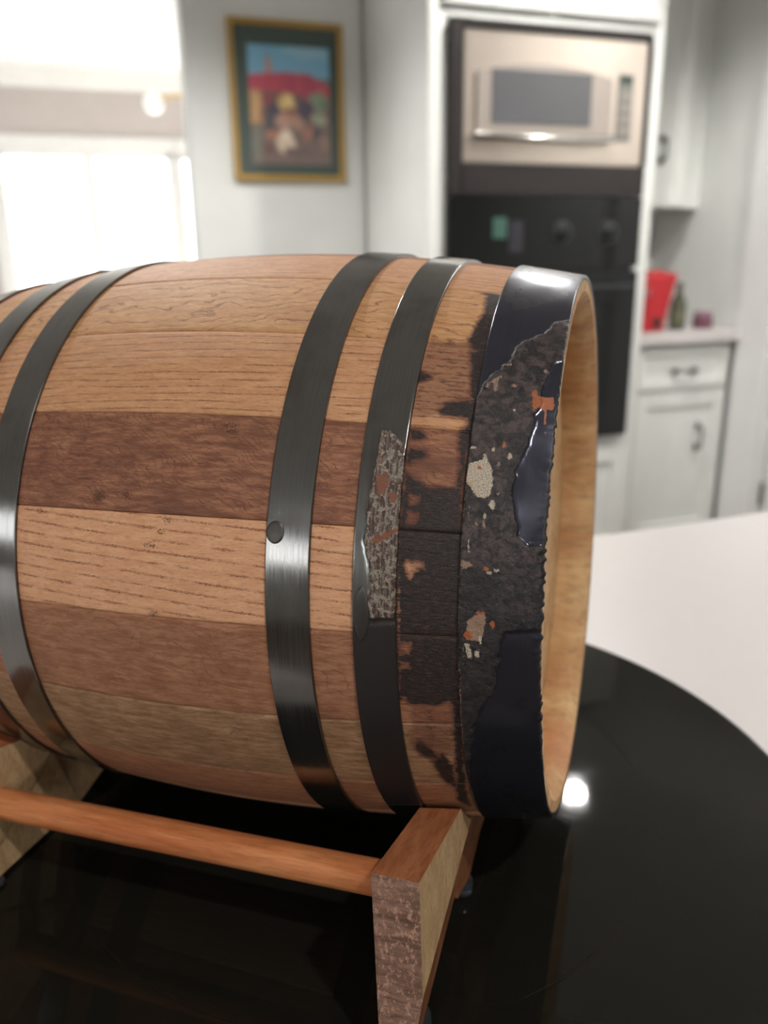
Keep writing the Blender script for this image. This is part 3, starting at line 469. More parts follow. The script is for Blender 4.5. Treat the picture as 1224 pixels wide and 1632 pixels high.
# ---- wood
def wood(name, light, dark, line=None, freq=6., slope=0., lstr=.5, fib=.35, mott=.2, seed=0., figure=0., jg=.07, char=True, stain=None, rough=.62, usc=1.):
    """light/dark sRGB; line colour; freq lines per cm of arc; slope = drift of the lines along the stave"""
    t = NT(name); uv = t.n('ShaderNodeUVMap').outputs[0]
    sp = t.n('ShaderNodeSeparateXYZ'); t.l(uv, sp.inputs[0]); u_, v_ = sp.outputs[0], sp.outputs[1]    # in cm
    off = (seed*7.3, seed*3.1, seed)
    big = t.noise(t.scale(uv, (.35, .9, 1), off), 1, 3); med = t.noise(t.scale(uv, (.9, 5, 1), off), 1, 4, .6)
    fine = t.noise(t.scale(uv, (2.2, 38, 1), off), 1, 5, .65); pore = t.noise(t.scale(uv, (5.5, 62, 1), off), 1, 2, .6)
    c = t.mix(t.ramp(med, .3, .72), lin(dark), lin(light))
    c = t.mix(t.math('MULTIPLY', t.ramp(fine, .42, .68), fib), c, lin(tuple(x*.72 for x in dark)))
    c = t.mix(t.math('MULTIPLY', t.ramp(big, .45, .75), mott), c, lin(tuple(x*.8 for x in dark)))
    h = t.math('MULTIPLY', fine, -.6)
    if line:
        dis = t.noise(t.scale(uv, (.12 if figure < 0 else .28, .5, 1), (off[1], off[0], 2)), 1, 3)
        ph = t.math('ADD', t.math('ADD', v_, t.math('MULTIPLY', u_, slope)), t.math('MULTIPLY', dis, .8+figure*3))
        jag = t.noise(t.scale(uv, (7, 10, 1), off), 1, 3, .7)
        ph = t.math('ADD', ph, t.math('MULTIPLY', jag, jg))
        sn = t.math('SINE', t.math('MULTIPLY', ph, freq*2*math.pi))
        brk = t.noise(t.scale(uv, (1.1, 2.2, 1), off), 1, 3)
        lm = t.math('MULTIPLY', t.ramp(sn, .70, .98), t.ramp(brk, .34, .6))
        dash = t.ramp(t.noise(t.scale(uv, (9, 26, 1), off), 1, 2), .38, .6, .35, 1)
        lm = t.math('MULTIPLY', t.math('MULTIPLY', lm, dash), lstr)
        c = t.mix(lm, c, lin(line)); h = t.math('SUBTRACT', h, t.math('MULTIPLY', lm, 1.2))
    pm = t.math('MULTIPLY', t.ramp(pore, .66, .74), .5)
    c = t.mix(pm, c, lin(tuple(x*.5 for x in dark)))
    sil = t.math('MULTIPLY', t.ramp(t.noise(t.scale(uv, (3.0, 16, 1), (off[2], 5, 1), (0, 0, .5)), 1, 3, .6), .62, .75), .22)
    c = t.mix(sil, c, lin(tuple(min(255, x*1.12) for x in light)))
    ro = rough
    if char:
        an = t.n('ShaderNodeVertexColor', layer_name='wear'); ss = t.n('ShaderNodeSeparateColor'); t.l(an.outputs[0], ss.inputs[0])
        brush = t.noise(t.scale(uv, (3.2, 26, 1), off), 1, 5, .7); gr = t.noise(t.scale(uv, (16, 16, 1), off), 1, 3)
        cs_ = t.math('ADD', ss.outputs[1], t.math('MULTIPLY', t.math('SUBTRACT', brush, .5), .9))      # stain
        c = t.mix(t.math('MULTIPLY', t.ramp(cs_, .25, .8), .55), c, lin((104, 58, 46)))
        sme = t.noise(t.scale(uv, (2.2, 9, 1), (4, off[0], 1)), 1, 5, .7); c = t.mix(t.math('MULTIPLY', t.math('MULTIPLY', t.ramp(sme, .50, .62), ss.outputs[1]), .65), c, lin((62, 40, 36)))
        sp_ = t.math('ADD', ss.outputs[2], t.math('MULTIPLY', t.math('SUBTRACT', gr, .5), 1.8))
        c = t.mix(t.math('MULTIPLY', t.ramp(sp_, .45, .7), .8), c, lin((66, 36, 26)))
        k = t.math('ADD', ss.outputs[0], t.math('MULTIPLY', t.math('SUBTRACT', brush, .5), 1.6))
        kk = t.ramp(k, .38, .62)
        cc = t.mix(t.ramp(gr, .35, .7), lin((22, 19, 17)), lin((48, 40, 37)))
        cc = t.mix(t.math('MULTIPLY', t.ramp(brush, .49, .62), .6), cc, lin((96, 68, 62)))
        c = t.mix(kk, c, cc)
        edge = t.math('MULTIPLY', t.ramp(k, .0, .42), t.math('SUBTRACT', 1, kk)); c = t.mix(t.math('MULTIPLY', edge, .7), c, lin((92, 50, 40)))
        ro = t.math('SUBTRACT', rough, t.math('MULTIPLY', kk, .12)); h = t.math('SUBTRACT', h, t.math('MULTIPLY', kk, .5))
    t.set(color=c, rough=ro, spec=.35); t.bump(h, .45, .0004); return t.m
def objwood(name, light, dark, sc_, r=(0, 0, 0), fine=1., rough=.65, fuzz=0., saw=None):
    t = NT(name); co = t.scale(t.coord(), sc_, r=r)
    a = t.noise(co, 1, 5, .6, .4); b_ = t.noise(co, 4*fine, 4, .65); c = t.mix(t.ramp(a, .3, .7), lin(dark), lin(light))
    c = t.mix(t.math('MULTIPLY', t.ramp(b_, .45, .7), .4), c, lin(tuple(x*.66 for x in dark)))
    h = t.math('MULTIPLY', b_, -1.)
    if fuzz:
        z = t.noise(t.scale(t.coord(), (700, 700, 420), r=(0, .5, 0)), 1, 3, .7); c = t.mix(t.math('MULTIPLY', t.ramp(z, .50, .66), fuzz), c, lin(tuple(min(255, x*1.3) for x in light)))
        z2 = t.noise(t.scale(t.coord(), (60, 60, 420)), 1, 3, .7); c = t.mix(t.math('MULTIPLY', t.ramp(z2, .52, .7), .45), c, lin(tuple(x*.62 for x in dark))); h = t.math('ADD', h, z)
    if name == 'head_oak': c = t.mix(t.math('MULTIPLY', t.ramp(t.noise(t.coord(), 18, 3), .5, .7), .55), c, lin((196, 128, 88)))
    t.set(color=c, rough=rough, spec=.3); t.bump(h, .5, .0004); return t.m
M_headw = objwood('head_oak', (222, 184, 134), (196, 148, 102), (14, 40, 60))
WA = wood('stave_wavy_oak', (212, 164, 114), (192, 138, 92), (132, 84, 56), 1.9, .10, .95, .35, .25, 1., 1.0)
WB = wood('stave_lined_oak', (214, 164, 120), (198, 142, 102), (120, 74, 50), 3.2, .02, .85, .35, .15, 2., -.12)
WC = wood('stave_brown_oak', (178, 124, 92), (124, 78, 58), (84, 48, 36), 5.5, -.5, .7, .6, .6, 3., .8)
WD = wood('stave_ringed_oak', (224, 172, 132), (212, 154, 114), (146, 90, 60), 2.45, -.062, 1.0, .2, .12, 4., -.2, jg=.16)
WE = wood('stave_tawny_oak', (182, 130, 96), (146, 94, 66), (108, 68, 46), 4.0, -.15, .6, .6, .4, 5., .9)
WG = wood('stave_olive_oak', (184, 144, 108), (138, 98, 66), (100, 72, 50), 4.6, -.08, .55, .6, .4, 6., .6)
# ---- hoop steel
def steel(name, kind=None):
    t = NT(name); uv = t.n('ShaderNodeUVMap').outputs[0]
    br = t.noise(t.scale(uv, (22, .35, 1)), 1, 3, .6); bl = t.noise(t.scale(uv, (.6, .5, 1)), 1, 3); sp_ = t.noise(t.scale(uv, (13, 13, 1)), 1, 2)
    g2 = t.noise(t.scale(uv, (5, 5, 1)), 1, 4, .6)
    base = (72, 72, 82) if kind == 'head' else (120, 118, 115)
    c = t.mix(br, lin(tuple(x*.86 for x in base)), lin(tuple(x*1.12 for x in base)))
    c = t.mix(t.math('MULTIPLY', t.ramp(bl, .45, .7), .35), c, lin((84, 72, 70)) if kind != 'head' else lin((40, 36, 36)))
    c = t.mix(t.math('MULTIPLY', t.ramp(sp_, .78, .83), .5), c, lin((170, 165, 155)))
    ro = t.ramp(br, .2, .8, .13, .22) if kind != 'head' else t.ramp(bl, .3, .7, .16, .30); me_ = .95 if kind != 'head' else .8
    if kind:
        an = t.n('ShaderNodeVertexColor', layer_name='wear'); ss = t.n('ShaderNodeSeparateColor'); t.l(an.outputs[0], ss.inputs[0])
        ab = t.n('ShaderNodeVertexColor', layer_name='wear_two'); s2 = t.n('ShaderNodeSeparateColor'); t.l(ab.outputs[0], s2.inputs[0])
        ra = t.noise(t.scale(uv, (12, 12, 1)), 1, 4, .7); rb = t.noise(t.scale(uv, (30, 30, 1)), 1, 3, .6)
        def edge(x, amp, lo=.42, hi=.58): return t.ramp(t.math('ADD', x, t.math('MULTIPLY', t.math('SUBTRACT', ra, .5), amp)), lo, hi)
        kc = edge(ss.outputs[0], .5); kf = edge(ss.outputs[1], 1.5); kr = edge(ss.outputs[2], 1.8 if kind == 'quarter' else 1.5); kb = edge(s2.outputs[0], .4); kt = edge(s2.outputs[1], 1.6)
        if kind == 'head':
            g3 = t.noise(t.scale(uv, (2.2, 2.2, 1)), 1, 5, .65, .6); vo = t.n('ShaderNodeTexVoronoi', feature='DISTANCE_TO_EDGE'); t.l(t.scale(uv, (2.0, 1.4, 1)), vo.inputs['Vector']); crk = t.ramp(vo.outputs[0], .0, .05, 1, 0)
            cc = t.mix(t.ramp(g3, .42, .60), lin((22, 17, 17)), lin((78, 62, 59))); cc = t.mix(t.math('MULTIPLY', crk, t.ramp(g3, .42, .5)), cc, lin((16, 13, 13))); cc = t.mix(t.math('MULTIPLY', t.ramp(rb, .58, .72), .30), cc, lin((96, 80, 76)))
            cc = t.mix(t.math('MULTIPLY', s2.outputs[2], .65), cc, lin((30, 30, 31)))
            fl = t.mix(t.ramp(rb, .40, .58), lin((132, 104, 72)), lin((214, 206, 190))); fl = t.mix(t.ramp(g2, .55, .7), fl, lin((196, 160, 112)))
        else:
            stripe = t.noise(t.scale(uv, (9, 1.6, 1), r=(0, 0, .15)), 1, 5, .7, .5)
            cc = t.mix(t.ramp(stripe, .44, .60), lin((62, 40, 34)), lin((136, 126, 112)))
            cc = t.mix(t.math('MULTIPLY', t.ramp(ra, .50, .60), .85), cc, lin((84, 42, 30)))
            cc = t.mix(t.math('MULTIPLY', t.ramp(rb, .55, .65), .8), cc, lin((44, 30, 28))); cc = t.mix(t.ramp(g2, .52, .57), cc, t.mix(t.ramp(rb, .5, .6), lin((150, 142, 126)), lin((96, 74, 60)))); fl = lin((150, 146, 130))
        c = t.mix(kc, c, cc)
        c = t.mix(kb, c, t.mix(rb, lin((20, 19, 18)), lin((46, 38, 36))))
        c = t.mix(kt, c, t.mix(rb, lin((124, 88, 70)), lin((168, 140, 116))))
        c = t.mix(kf, c, fl)
        c = t.mix(kr, c, t.mix(ra, lin((140, 70, 36)), lin((180, 104, 58))) if kind == 'head' else t.mix(ra, lin((84, 40, 28)), lin((150, 92, 60))))
        cov = t.math('MAXIMUM', t.math('MAXIMUM', kc, kb), t.math('MAXIMUM', kf, t.math('MAXIMUM', kr, kt)))
        ro = t.mix(cov, ro, t.mix(kf, t.mix(t.ramp(rb, .4, .65), (.34,)*3, (.62,)*3), (.8,)*3)) ; me_ = t.math('MULTIPLY', me_, t.math('SUBTRACT', 1, cov))
        hh = t.math('ADD', t.math('MULTIPLY', kc, 1.3 if kind == 'head' else 1.), 0); hh = t.math('ADD', t.math('MULTIPLY', kc, t.math('ADD', .4, t.math('ADD', g2, t.math('MULTIPLY', ra, .6)))), t.math('MULTIPLY', kf, .3)); t.bump(hh, .7, .0007)
    return t.set(color=c, rough=ro, metal=me_, spec=.5)
M_hoop = steel('hoop_steel'); M_headhoop = steel('charred_hoop_steel', 'head'); M_qhoop = steel('blistered_hoop_steel', 'quarter')
# ---- mesh builders in the barrel frame
bar_base = Vector((L*S, 0, -RB*S-.0015))
def loc(s, th, r):            # arrays -> Nx3, barrel's own coordinates
    return np.stack([s*S-bar_base.x, -r*S*np.sin(th), r*S*np.cos(th)-bar_base.z], -1)
def hoop(name, s0, s1, mat, parent, nS=14, dense=False, thick=.0011, kind=None, lift=.0):
    if dense: th = np.concatenate([np.radians(np.arange(-150, -10, .28)), np.radians(np.arange(-10, 210, 3))])
    else: th = np.radians(np.arange(-150, 210, 1.5))
    ss = np.linspace(s0+.0004, s1-.0004, nS-4); ss = np.concatenate([[s0, s0+.00025], ss, [s1-.00025, s1]]); ns, nt = len(ss), len(th)
    SG, TG = np.meshgrid(ss, th, indexing='ij'); s_ = SG.copy(); r = rad(SG)+thick
    e = np.minimum(SG-s0, s1-SG); r -= np.clip(.00024-e, 0, 1)*.8
    P = np.stack([SG.ravel()*1000, np.degrees(TG.ravel())*AMM], 1); wear = np.zeros((ns*nt, 4)); w2 = np.zeros((ns*nt, 4)); wear[:, 3] = w2[:, 3] = 1
    if kind == 'head':
        near = np.exp(-((np.degrees(TG.ravel())+78)/34)**4)
        cr_ = msk(P, 'crust', .35, 1.6, .5, seed=1); fl = msk(P, 'flake', .45, .8, 1.2, seed=2); ru = msk(P, 'rust', .4, .7, 1.1, seed=3); bk = msk(P, 'black', .5, .8, .8, seed=4); ta = msk(P, 'tan', .5, .8, 1., seed=5)
        wear[:, 0] = cr_; wear[:, 1] = fl*.98; wear[:, 2] = ru; w2[:, 0] = bk; w2[:, 1] = ta*.72
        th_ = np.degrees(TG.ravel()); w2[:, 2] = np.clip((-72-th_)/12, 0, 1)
        lump = vnoise(P[:, 0]*.35, P[:, 1]*.25, 8)*.0005+vnoise(P[:, 0]*1.2, P[:, 1]*1.0, 9)*.0003
        r += ((cr_*(.0002+lump)+fl*.00018+bk*.0001)).reshape(ns, nt)
        jag = (vnoise(P[:, 1]*.9, P[:, 1]*0+2, 12)-.5)*.0016*near
        s_ += (jag.reshape(ns, nt))*np.clip(1-(SG-s0)/.003, 0, 1)
        edge = np.clip(1-(P[:, 0]-s0*1000)/1.5, 0, 1)*near*(.8+vnoise(P[:, 1]*1.3, P[:, 0], 13)*.6); w2[:, 0] = np.maximum(w2[:, 0], edge)
        pe = np.clip(1-(s1*1000-P[:, 0])/.5, 0, 1)*near*(vnoise(P[:, 1]*.8, P[:, 0]*.1, 14) > .42)*.62; w2[:, 1] = np.maximum(w2[:, 1], pe)
    if kind == 'quarter':
        pa = msk(P, 'paint2', .5, 1.2, .7, seed=21); ru = msk(P, 'rust2', .7, 1., .9, seed=22); dk = msk(P, 'dark2', 3., 2., .4, seed=23)
        ta2 = np.clip(1-np.abs(P[:, 1]/AMM+95)/14, 0, 1)*.35
        wear[:, 0] = pa; wear[:, 2] = ru*.75*pa; w2[:, 0] = dk*.62; w2[:, 1] = ta2*0
        r += (pa*(.00012+vnoise(P[:, 0]*1.2, P[:, 1]*.3, 24)*.0003)).reshape(ns, nt)
    O = loc(s_, TG, r).reshape(-1, 3); I0 = loc(s_[0], th, rad(ss[0])-.0002+0*th); I1 = loc(s_[-1], th, rad(ss[-1])-.0002+0*th)
    V = np.concatenate([O, I0, I1]); F = []
    ix = lambda i, j: i*nt+(j % nt); a0 = ns*nt; b0 = a0+nt
    for i in range(ns-1):
        for j in range(nt): F.append((ix(i, j), ix(i, j+1), ix(i+1, j+1), ix(i+1, j)))
    for j in range(nt):
        k = (j+1) % nt; F.append((a0+j, a0+k, ix(0, j+1), ix(0, j))); F.append((ix(ns-1, j), ix(ns-1, j+1), b0+k, b0+j)); F.append((b0+j, b0+k, a0+k, a0+j))
    me = bpy.data.meshes.new(name); me.from_pydata(V.tolist(), [], F)
    uvv = np.stack([np.concatenate([SG.ravel(), ss[0]+0*th, ss[-1]+0*th])*100*S, np.concatenate([TG.ravel(), th, th])*RE*100*S], 1); set_uv(me, uvv)
    pad = np.zeros((2*nt, 4)); pad[:, 3] = 1
    if kind:
        p2 = pad.copy()
        if kind == 'head': p2[:, 0] = np.concatenate([np.ones(nt), np.zeros(nt)])
        grid_attr(me, 'wear', np.concatenate([wear, pad])); grid_attr(me, 'wear_two', np.concatenate([w2, p2]))
    bm = bmesh.new(); bm.from_mesh(me); bmesh.ops.recalc_face_normals(bm, faces=bm.faces[:]); bm.to_mesh(me); bm.free()
    me.shade_smooth(); me.set_sharp_from_angle(angle=math.radians(14) if not kind else math.radians(50))
    return link_mesh(name, me, mat, parent)
TH = .009
def stave(k, mat, parent):
    c = -62.1+16.3636*(k); a, b = c-8.18+.02, c+8.18-.02
    vis = -132 < c < -14
    if vis: ss = np.concatenate([np.arange(0, .0225, .0015), np.arange(.0225, .0408, .00045), np.linspace(.041, .206, 120), np.linspace(.21, 2*L, 10)]); n = 56
    else: ss = np.linspace(0, 2*L, 48); n = 8
    g = np.array([0, .25/30, .6/30, 1.2/30]); tt = np.concatenate([g, np.linspace(.07, .93, n), (1-g)[::-1]]); th = np.radians(a+(b-a)*tt)
    ns, nt = len(ss), len(th); SG, TG = np.meshgrid(ss, th, indexing='ij'); r = rad(SG).copy()
    dip = np.array([.00045, .00018, .00004, 0]+[0]*n+[0, .00004, .00018, .00045]); r -= dip[None, :]
    r -= np.clip(.0006-SG, 0, 1)*.7
    P = np.stack([SG.ravel()*1000, np.degrees(TG.ravel())*AMM], 1); w = np.zeros((ns*nt, 4)); w[:, 3] = 1
    if vis:
        sel = (P[:, 0] < 60)
        ch_ = msk(P[sel], 'char', 1.2, 1.6, .5, (1, 2.2), 31); li = msk(P[sel], 'light', 1.0, 2.2, .8, seed=32)
        ed = np.clip(1-np.abs(P[sel][:, 0]-22.6)/1.6, 0, 1)*np.clip((-36-P[sel][:, 1]/AMM)/4, 0, 1)
        pw = P[sel][:, 1]/AMM; ed2 = np.clip(1-np.abs(P[sel][:, 0]-40.3)/1.6, 0, 1)*np.clip((-66-pw)/4, 0, 1)*np.clip((pw+100)/6, 0, 1)
        w[sel, 0] = np.clip(np.maximum(np.maximum(ch_*.92, ed*.8), ed2*.75)*(1-li*.85), 0, 1)
        w[:, 1] = np.maximum(msk(P, 'stain', 1.8, 3., .3, seed=33), msk(P, 'blot', 9., 14., .12, seed=35)*.55); w[:, 2] = msk(P, 'spots', 1.6, 1.5, .7, seed=34)
        # iron stains where wood meets the hoops, stronger on the darker staves
        for hs in (.0660, .0791+.0004, .0528+.0005, .1684):
            e = np.clip(1-np.abs(P[:, 0]-hs*1000)/1.1, 0, 1)*(vnoise(P[:, 1]*.35, P[:, 0]*.1, int(hs*1e4)) > .42); w[:, 1] = np.maximum(w[:, 1], e*.45)
    O = loc(SG, TG, r).reshape(-1, 3)
    tin = np.interp(ss, [0, .004, .0045, 2*L-.004, 2*L], [.0042, .0088, TH, .0088, .0042])
    I = []
    for j in (0, nt-1): I.append(loc(ss, np.full(ns, th[j]), rad(ss)-tin))
    nm = 7; mids = np.linspace(th[0], th[-1], nm)
    I = np.concatenate([loc(ss, np.full(ns, m_), rad(ss)-tin) for m_ in mids]); V = np.concatenate([O, I]); F = []; q0 = ns*nt
    O_ = lambda i, j: i*nt+j; I_ = lambda i, j: q0+j*ns+i
    for i in range(ns-1):
        for j in range(nt-1): F.append((O_(i, j), O_(i, j+1), O_(i+1, j+1), O_(i+1, j)))
        for j in range(nm-1): F.append((I_(i, j), I_(i+1, j), I_(i+1, j+1), I_(i, j+1)))
        F.append((O_(i, 0), O_(i+1, 0), I_(i+1, 0), I_(i, 0))); F.append((O_(i, nt-1), I_(i, nm-1), I_(i+1, nm-1), O_(i+1, nt-1)))
    for i, fl in ((0, 1), (ns-1, -1)):
        F.append(tuple([O_(i, j) for j in range(nt)]+[I_(i, j) for j in range(nm-1, -1, -1)])[::fl])
    me = bpy.data.meshes.new('stave'); me.from_pydata(V.tolist(), [], F); me.polygons.foreach_set('material_index', [0 if max(f) < q0 else 1 for f in F])
    ti = np.repeat(mids, ns); uvv = np.stack([np.concatenate([SG.ravel(), np.tile(ss, nm)]), np.concatenate([TG.ravel(), ti])*.105], 1)*100*S; uvv[q0:, 0] += 37; set_uv(me, uvv)
    wi = np.zeros((nm*ns, 4)); wi[:, 3] = 1; grid_attr(me, 'wear', np.concatenate([w, wi]))
    bm = bmesh.new(); bm.from_mesh(me); bmesh.ops.recalc_face_normals(bm, faces=bm.faces[:]); bm.to_mesh(me); bm.free()
    me.shade_smooth(); me.set_sharp_from_angle(angle=math.radians(50))
    return link_mesh('stave', me, [mat, M_headw], parent)
barrel = thing('barrel', 'small oak barrel with steel hoops, its right end charred and blistered', 'barrel', mat=FR@Matrix.Translation(bar_base)); barrel['_local'] = 1
order = {0: WC, 1: WB, 2: WA, 3: WB, 4: WE, -1: WD, -2: WE, -3: WG, -4: WE, -5: WD}
slabel = {0: 'dark brown mottled stave', 1: 'light stave with straight dark grain lines', 2: 'golden stave with wavy grain', -1: 'pale stave with slanting ring lines', -2: 'tawny brown stave', -3: 'olive brown stave'}
for k in range(-11, 11):
    o = stave(k, order.get(k, [WA, WE, WB, WD, WG][k % 5]), barrel)
    if k in slabel: o['label'] = slabel[k]
for s0, s1 in ((.0403, .0528), (.0657, .0791)):
    m0, m1 = 2*L-s1, 2*L-s0
    h = hoop('hoop', s0, s1, M_qhoop if s0 < .05 else M_hoop, barrel, 26 if s0 < .05 else 12, s0 < .05, kind='quarter' if s0 < .05 else None)
    h['label'] = 'steel hoop with a strip of rusty blistered paint' if s0 < .05 else 'clean grey steel hoop'
    if s0 < .05: H2 = h
    else: H3 = h
    hoop('hoop', m0, m1, M_hoop, barrel)
H1 = hoop('hoop', -.0002, .0224, M_headhoop, barrel, 46, True, .0013, 'head'); H1['label'] = 'wide blackened end hoop with burnt crust and flaked paint'
hoop('hoop', 2*L-.0224, 2*L+.0002, M_hoop, barrel)
def rivet(sc0, thc, rs, rt_, par):
    V = [loc(np.array([sc0]), np.array([thc]), np.array([rad(sc0)+.00135]))[0]]; F = []; n = 36; rings = []
    for f, d in ((.8, .00135), (.97, .00128), (1., .0011), (1.06, .0010)):
        base = len(V)
        for q in range(n):
            a = 2*math.pi*q/n; s_ = sc0+rs*f*math.cos(a); tq = thc+rt_*f*math.sin(a)/.107; V.append(loc(np.array([s_]), np.array([tq]), np.array([rad(s_)+d]))[0])
        rings.append(base)
    for q in range(n): F.append((0, rings[0]+q, rings[0]+(q+1) % n))
    for a, b in zip(rings[:-1], rings[1:]):
        for q in range(n): F.append((a+q, b+q, b+(q+1) % n, a+(q+1) % n))
    me = bpy.data.meshes.new('rivet'); me.from_pydata([tuple(v) for v in V], [], F); me.shade_smooth()
    o = link_mesh('rivet', me, M_rivet, None); o.parent = par; return o
M_rivet = plain('rivet_steel', (84, 80, 76), .38, metal=.9, nscale=300, var=.2)
rivet(.0763, math.radians(-71.9), .0027, .0032, H3); rivet(.0500, math.radians(-83.4), .0022, .0080, H2)
# heads: oak boards set in behind the chime
def head(s0, s1, parent, out):
    rr = rad(.016)-TH-.0003; edges = [-1, -.62, -.21, .2, .6, 1]
    for e0, e1 in zip(edges[:-1], edges[1:]):
        b = bmesh.new(); pts = []; n = 14; z0, z1 = e0*rr+.0001, e1*rr-.0001; lim = rr*.9995
        zs = np.linspace(max(z0, -lim), min(z1, lim), n)
        pts = [(math.sqrt(rr*rr-z*z), z) for z in zs]+[(-math.sqrt(rr*rr-z*z), z) for z in zs[::-1]]
        f = [b.verts.new((s0*S-bar_base.x, p[0]*S, p[1]*S-bar_base.z)) for p in pts]; g = [b.verts.new((s1*S-bar_base.x, p[0]*S, p[1]*S-bar_base.z)) for p in pts]
        b.faces.new(f); b.faces.new(g[::-1])
        for k in range(len(pts)): b.faces.new((f[k], f[(k+1) % len(pts)], g[(k+1) % len(pts)], g[k]))
        bmesh.ops.recalc_face_normals(b, faces=b.faces[:]); me = bpy.data.meshes.new('head_board'); b.to_mesh(me); b.free(); link_mesh('head_board', me, M_headw, parent)
head(.016, .024, barrel, -1); head(2*L-.024, 2*L-.016, barrel, 1)
# ---------------------------------------------------------------- stand: two cradle boards and two dowels
M_rough = objwood('rough_sawn_edge', (156, 120, 102), (112, 82, 66), (60, 60, 300), fuzz=.8, rough=.85)
M_plan = objwood('planed_board', (214, 180, 134), (188, 150, 108), (40, 160, 60), r=(.5, 0, 0), fine=1.4)
M_topw = objwood('orange_edge', (186, 120, 78), (158, 92, 56), (300, 40, 60))
M_bevel = objwood('brown_bevel', (150, 94, 56), (104, 60, 36), (60, 60, 200))
stand = thing('barrel_stand', 'low wooden cradle stand of two notched boards joined by round dowels', 'stand', mat=FR@Matrix.Translation(Vector((L*S, 0, -.122*S)))); stand['_local'] = 1
SO = Vector((L*S, 0, -.122*S))
def cradle(sr, sl, label, right, low=0.):
    """board between axis stations sr (towards the charred head) and sl; outline in (y towards viewer, z)"""
    outer = [(.134, -.054), (.110, -.0615)]
    def prof(s, sh):      # top edge from the near shoulder to the far one; the notch follows the barrel
        R = rad(s)+.0015; a0 = math.atan2(-.0665, .083); pts = [(.134, -.054)]
        n = 24
        for k in range(n+1):
            a = a0+(-math.pi-2*a0)*k/n; pts.append((R*math.cos(a), R*math.sin(a)))
        pts.append((-.134, -.054)); return pts
    lo = -.1185-low
    bot = [(-.134, lo), (-.054, lo), (-.034, -.1135), (.034, -.1135), (.054, lo-.0005), (.0735, -.1125), (.0742, -.093), (.0752, -.093), (.0765, -.107), (.122, lo), (.134, lo)]
    if not right: bot = bot[:5]+bot[9:]
    b = bmesh.new()
    def ring(s, front):
        P = prof(s, front)+bot; vs = []
        for q in P: vs.append(b.verts.new((s*S-SO.x, q[0]*S, q[1]*S-SO.z)))
        return vs
    A_ = ring(sr, True); B_ = ring(sl, False); n = len(A_); nt_ = n-len(bot)
    fs = [b.faces.new(A_), b.faces.new(B_[::-1])]
    fs[0].material_index = 1; fs[1].material_index = 1
    for k in range(n):
        f = b.faces.new((A_[k], A_[(k+1) % n], B_[(k+1) % n], B_[k])); f.material_index = 2 if k < nt_-1 else (0 if k in (nt_-1, n-1) else 3)
    # brown worn bevel along the bottom of the face: fold the lower corner back
    bmesh.ops.recalc_face_normals(b, faces=b.faces[:])
    fold = b.verts[:]; d = 1
    geom = [f for f in b.faces if f.material_index == 1 and abs(f.calc_center_median().x-(sr*S-SO.x)) < 1e-5]
    r = bmesh.ops.bisect_plane(b, geom=geom+[e for f in geom for e in f.edges]+[v for f in geom for v in f.verts], plane_co=(0, .134*S, -.0945*S-SO.z), plane_no=(0, .19, 1))
    for f in b.faces:
        if abs(f.normal.x) > .9 and abs(f.calc_center_median().x-(sr*S-SO.x)) < 1e-5:
            c = f.calc_center_median(); ln = (-.0945*S-SO.z)-(c.y-.134*S)*.19
            if c.z < ln-1e-5 and right: f.material_index = 3
    for v in b.verts:
        if abs(v.co.x-(sr*S-SO.x)) < 1e-6:
            ln = (-.0945*S-SO.z)-(v.co.y-.134*S)*.19
            if v.co.z < ln-1e-5: v.co.x += min(.004, (ln-v.co.z)*.35)*S
    bmesh.ops.triangulate(b, faces=[f for f in b.faces if len(f.verts) > 4])
    me = bpy.data.meshes.new('cradle_board'); b.to_mesh(me); b.free()
    o = link_mesh('cradle_board', me, [M_rough, M_plan, M_topw, M_bevel], stand); o['label'] = label
    return o
CB = [cradle(.0275, .0415, 'cradle board with rough sawn front edge below the charred end', True), cradle(.2061, .2201, 'cradle board under the far left end', False)]
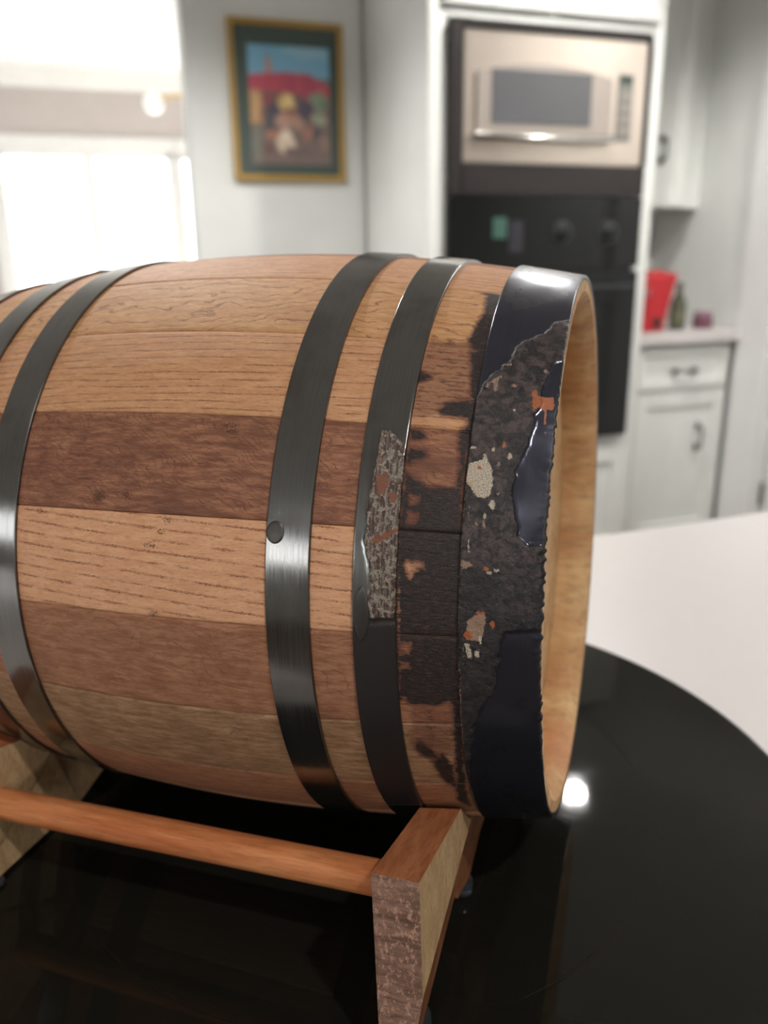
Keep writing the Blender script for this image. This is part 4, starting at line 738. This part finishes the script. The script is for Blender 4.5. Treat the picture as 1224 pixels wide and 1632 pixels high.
for y in (.1, -.1):
    m = MB(); b = bmesh.new(); n = 28; R = .0059*S; prof = [(.0340, .6), (.0345, 1), (.2125, 1), (.213, .6)]
    rings = [[b.verts.new((s_*S-SO.x, y*S+R*f*math.cos(2*math.pi*k/n), -.0862*S+R*f*math.sin(2*math.pi*k/n)-SO.z)) for k in range(n)] for s_, f in prof]
    for a, c in zip(rings[:-1], rings[1:]):
        for k in range(n): b.faces.new((a[k], a[(k+1) % n], c[(k+1) % n], c[k]))
    b.faces.new(rings[0]); b.faces.new(rings[-1]); bmesh.ops.recalc_face_normals(b, faces=b.faces[:])
    me = bpy.data.meshes.new('dowel'); b.to_mesh(me); b.free(); me.shade_smooth(); me.set_sharp_from_angle(angle=math.radians(50))
    link_mesh('dowel', me, M_dowel if 'M_dowel' in globals() else globals().setdefault('M_dowel', objwood('dowel_wood', (210, 140, 90), (176, 98, 54), (14, 160, 160), rough=.5)), stand)
# clear bumper feet reaching down to the turntable
t = NT('clear_rubber'); M_bump = t.set(color=(.10, .11, .12), rough=.15, trans=.7, ior=1.45)
FI = FR.inverted()
for par, s_, ys in ((CB[0], .0335, (.118, .056, -.062, -.127)), (CB[1], .2105, (.106, .058, -.062, -.127))):
    for y in ys:
        p = FR@Vector((s_*S, y*S, -.1185*S)); top = p.z+(.0 if abs(y-.052) > .001 else -.0006)
        h_ = max(.0008, top-DT-.0001); b = bmesh.new(); n = 20
        for_r = [(.0034, 0), (.0044, .0008), (.0047, h_*.5), (.0042, h_)]
        rings = [[b.verts.new((p.x+r_*math.cos(2*math.pi*k/n), p.y+r_*math.sin(2*math.pi*k/n), DT+.0001+z_)) for k in range(n)] for r_, z_ in for_r]
        for a, c in zip(rings[:-1], rings[1:]):
            for k in range(n): b.faces.new((a[k], a[(k+1) % n], c[(k+1) % n], c[k]))
        b.faces.new(rings[0][::-1]); b.faces.new(rings[-1])
        me = bpy.data.meshes.new('rubber_foot'); b.to_mesh(me); b.free(); me.transform((FR@Matrix.Translation(SO)).inverted()); me.shade_smooth(); me.set_sharp_from_angle(angle=math.radians(50))
        o = link_mesh('rubber_foot', me, M_bump, None); o.parent = par
for o in (barrel, stand): del o['_local']
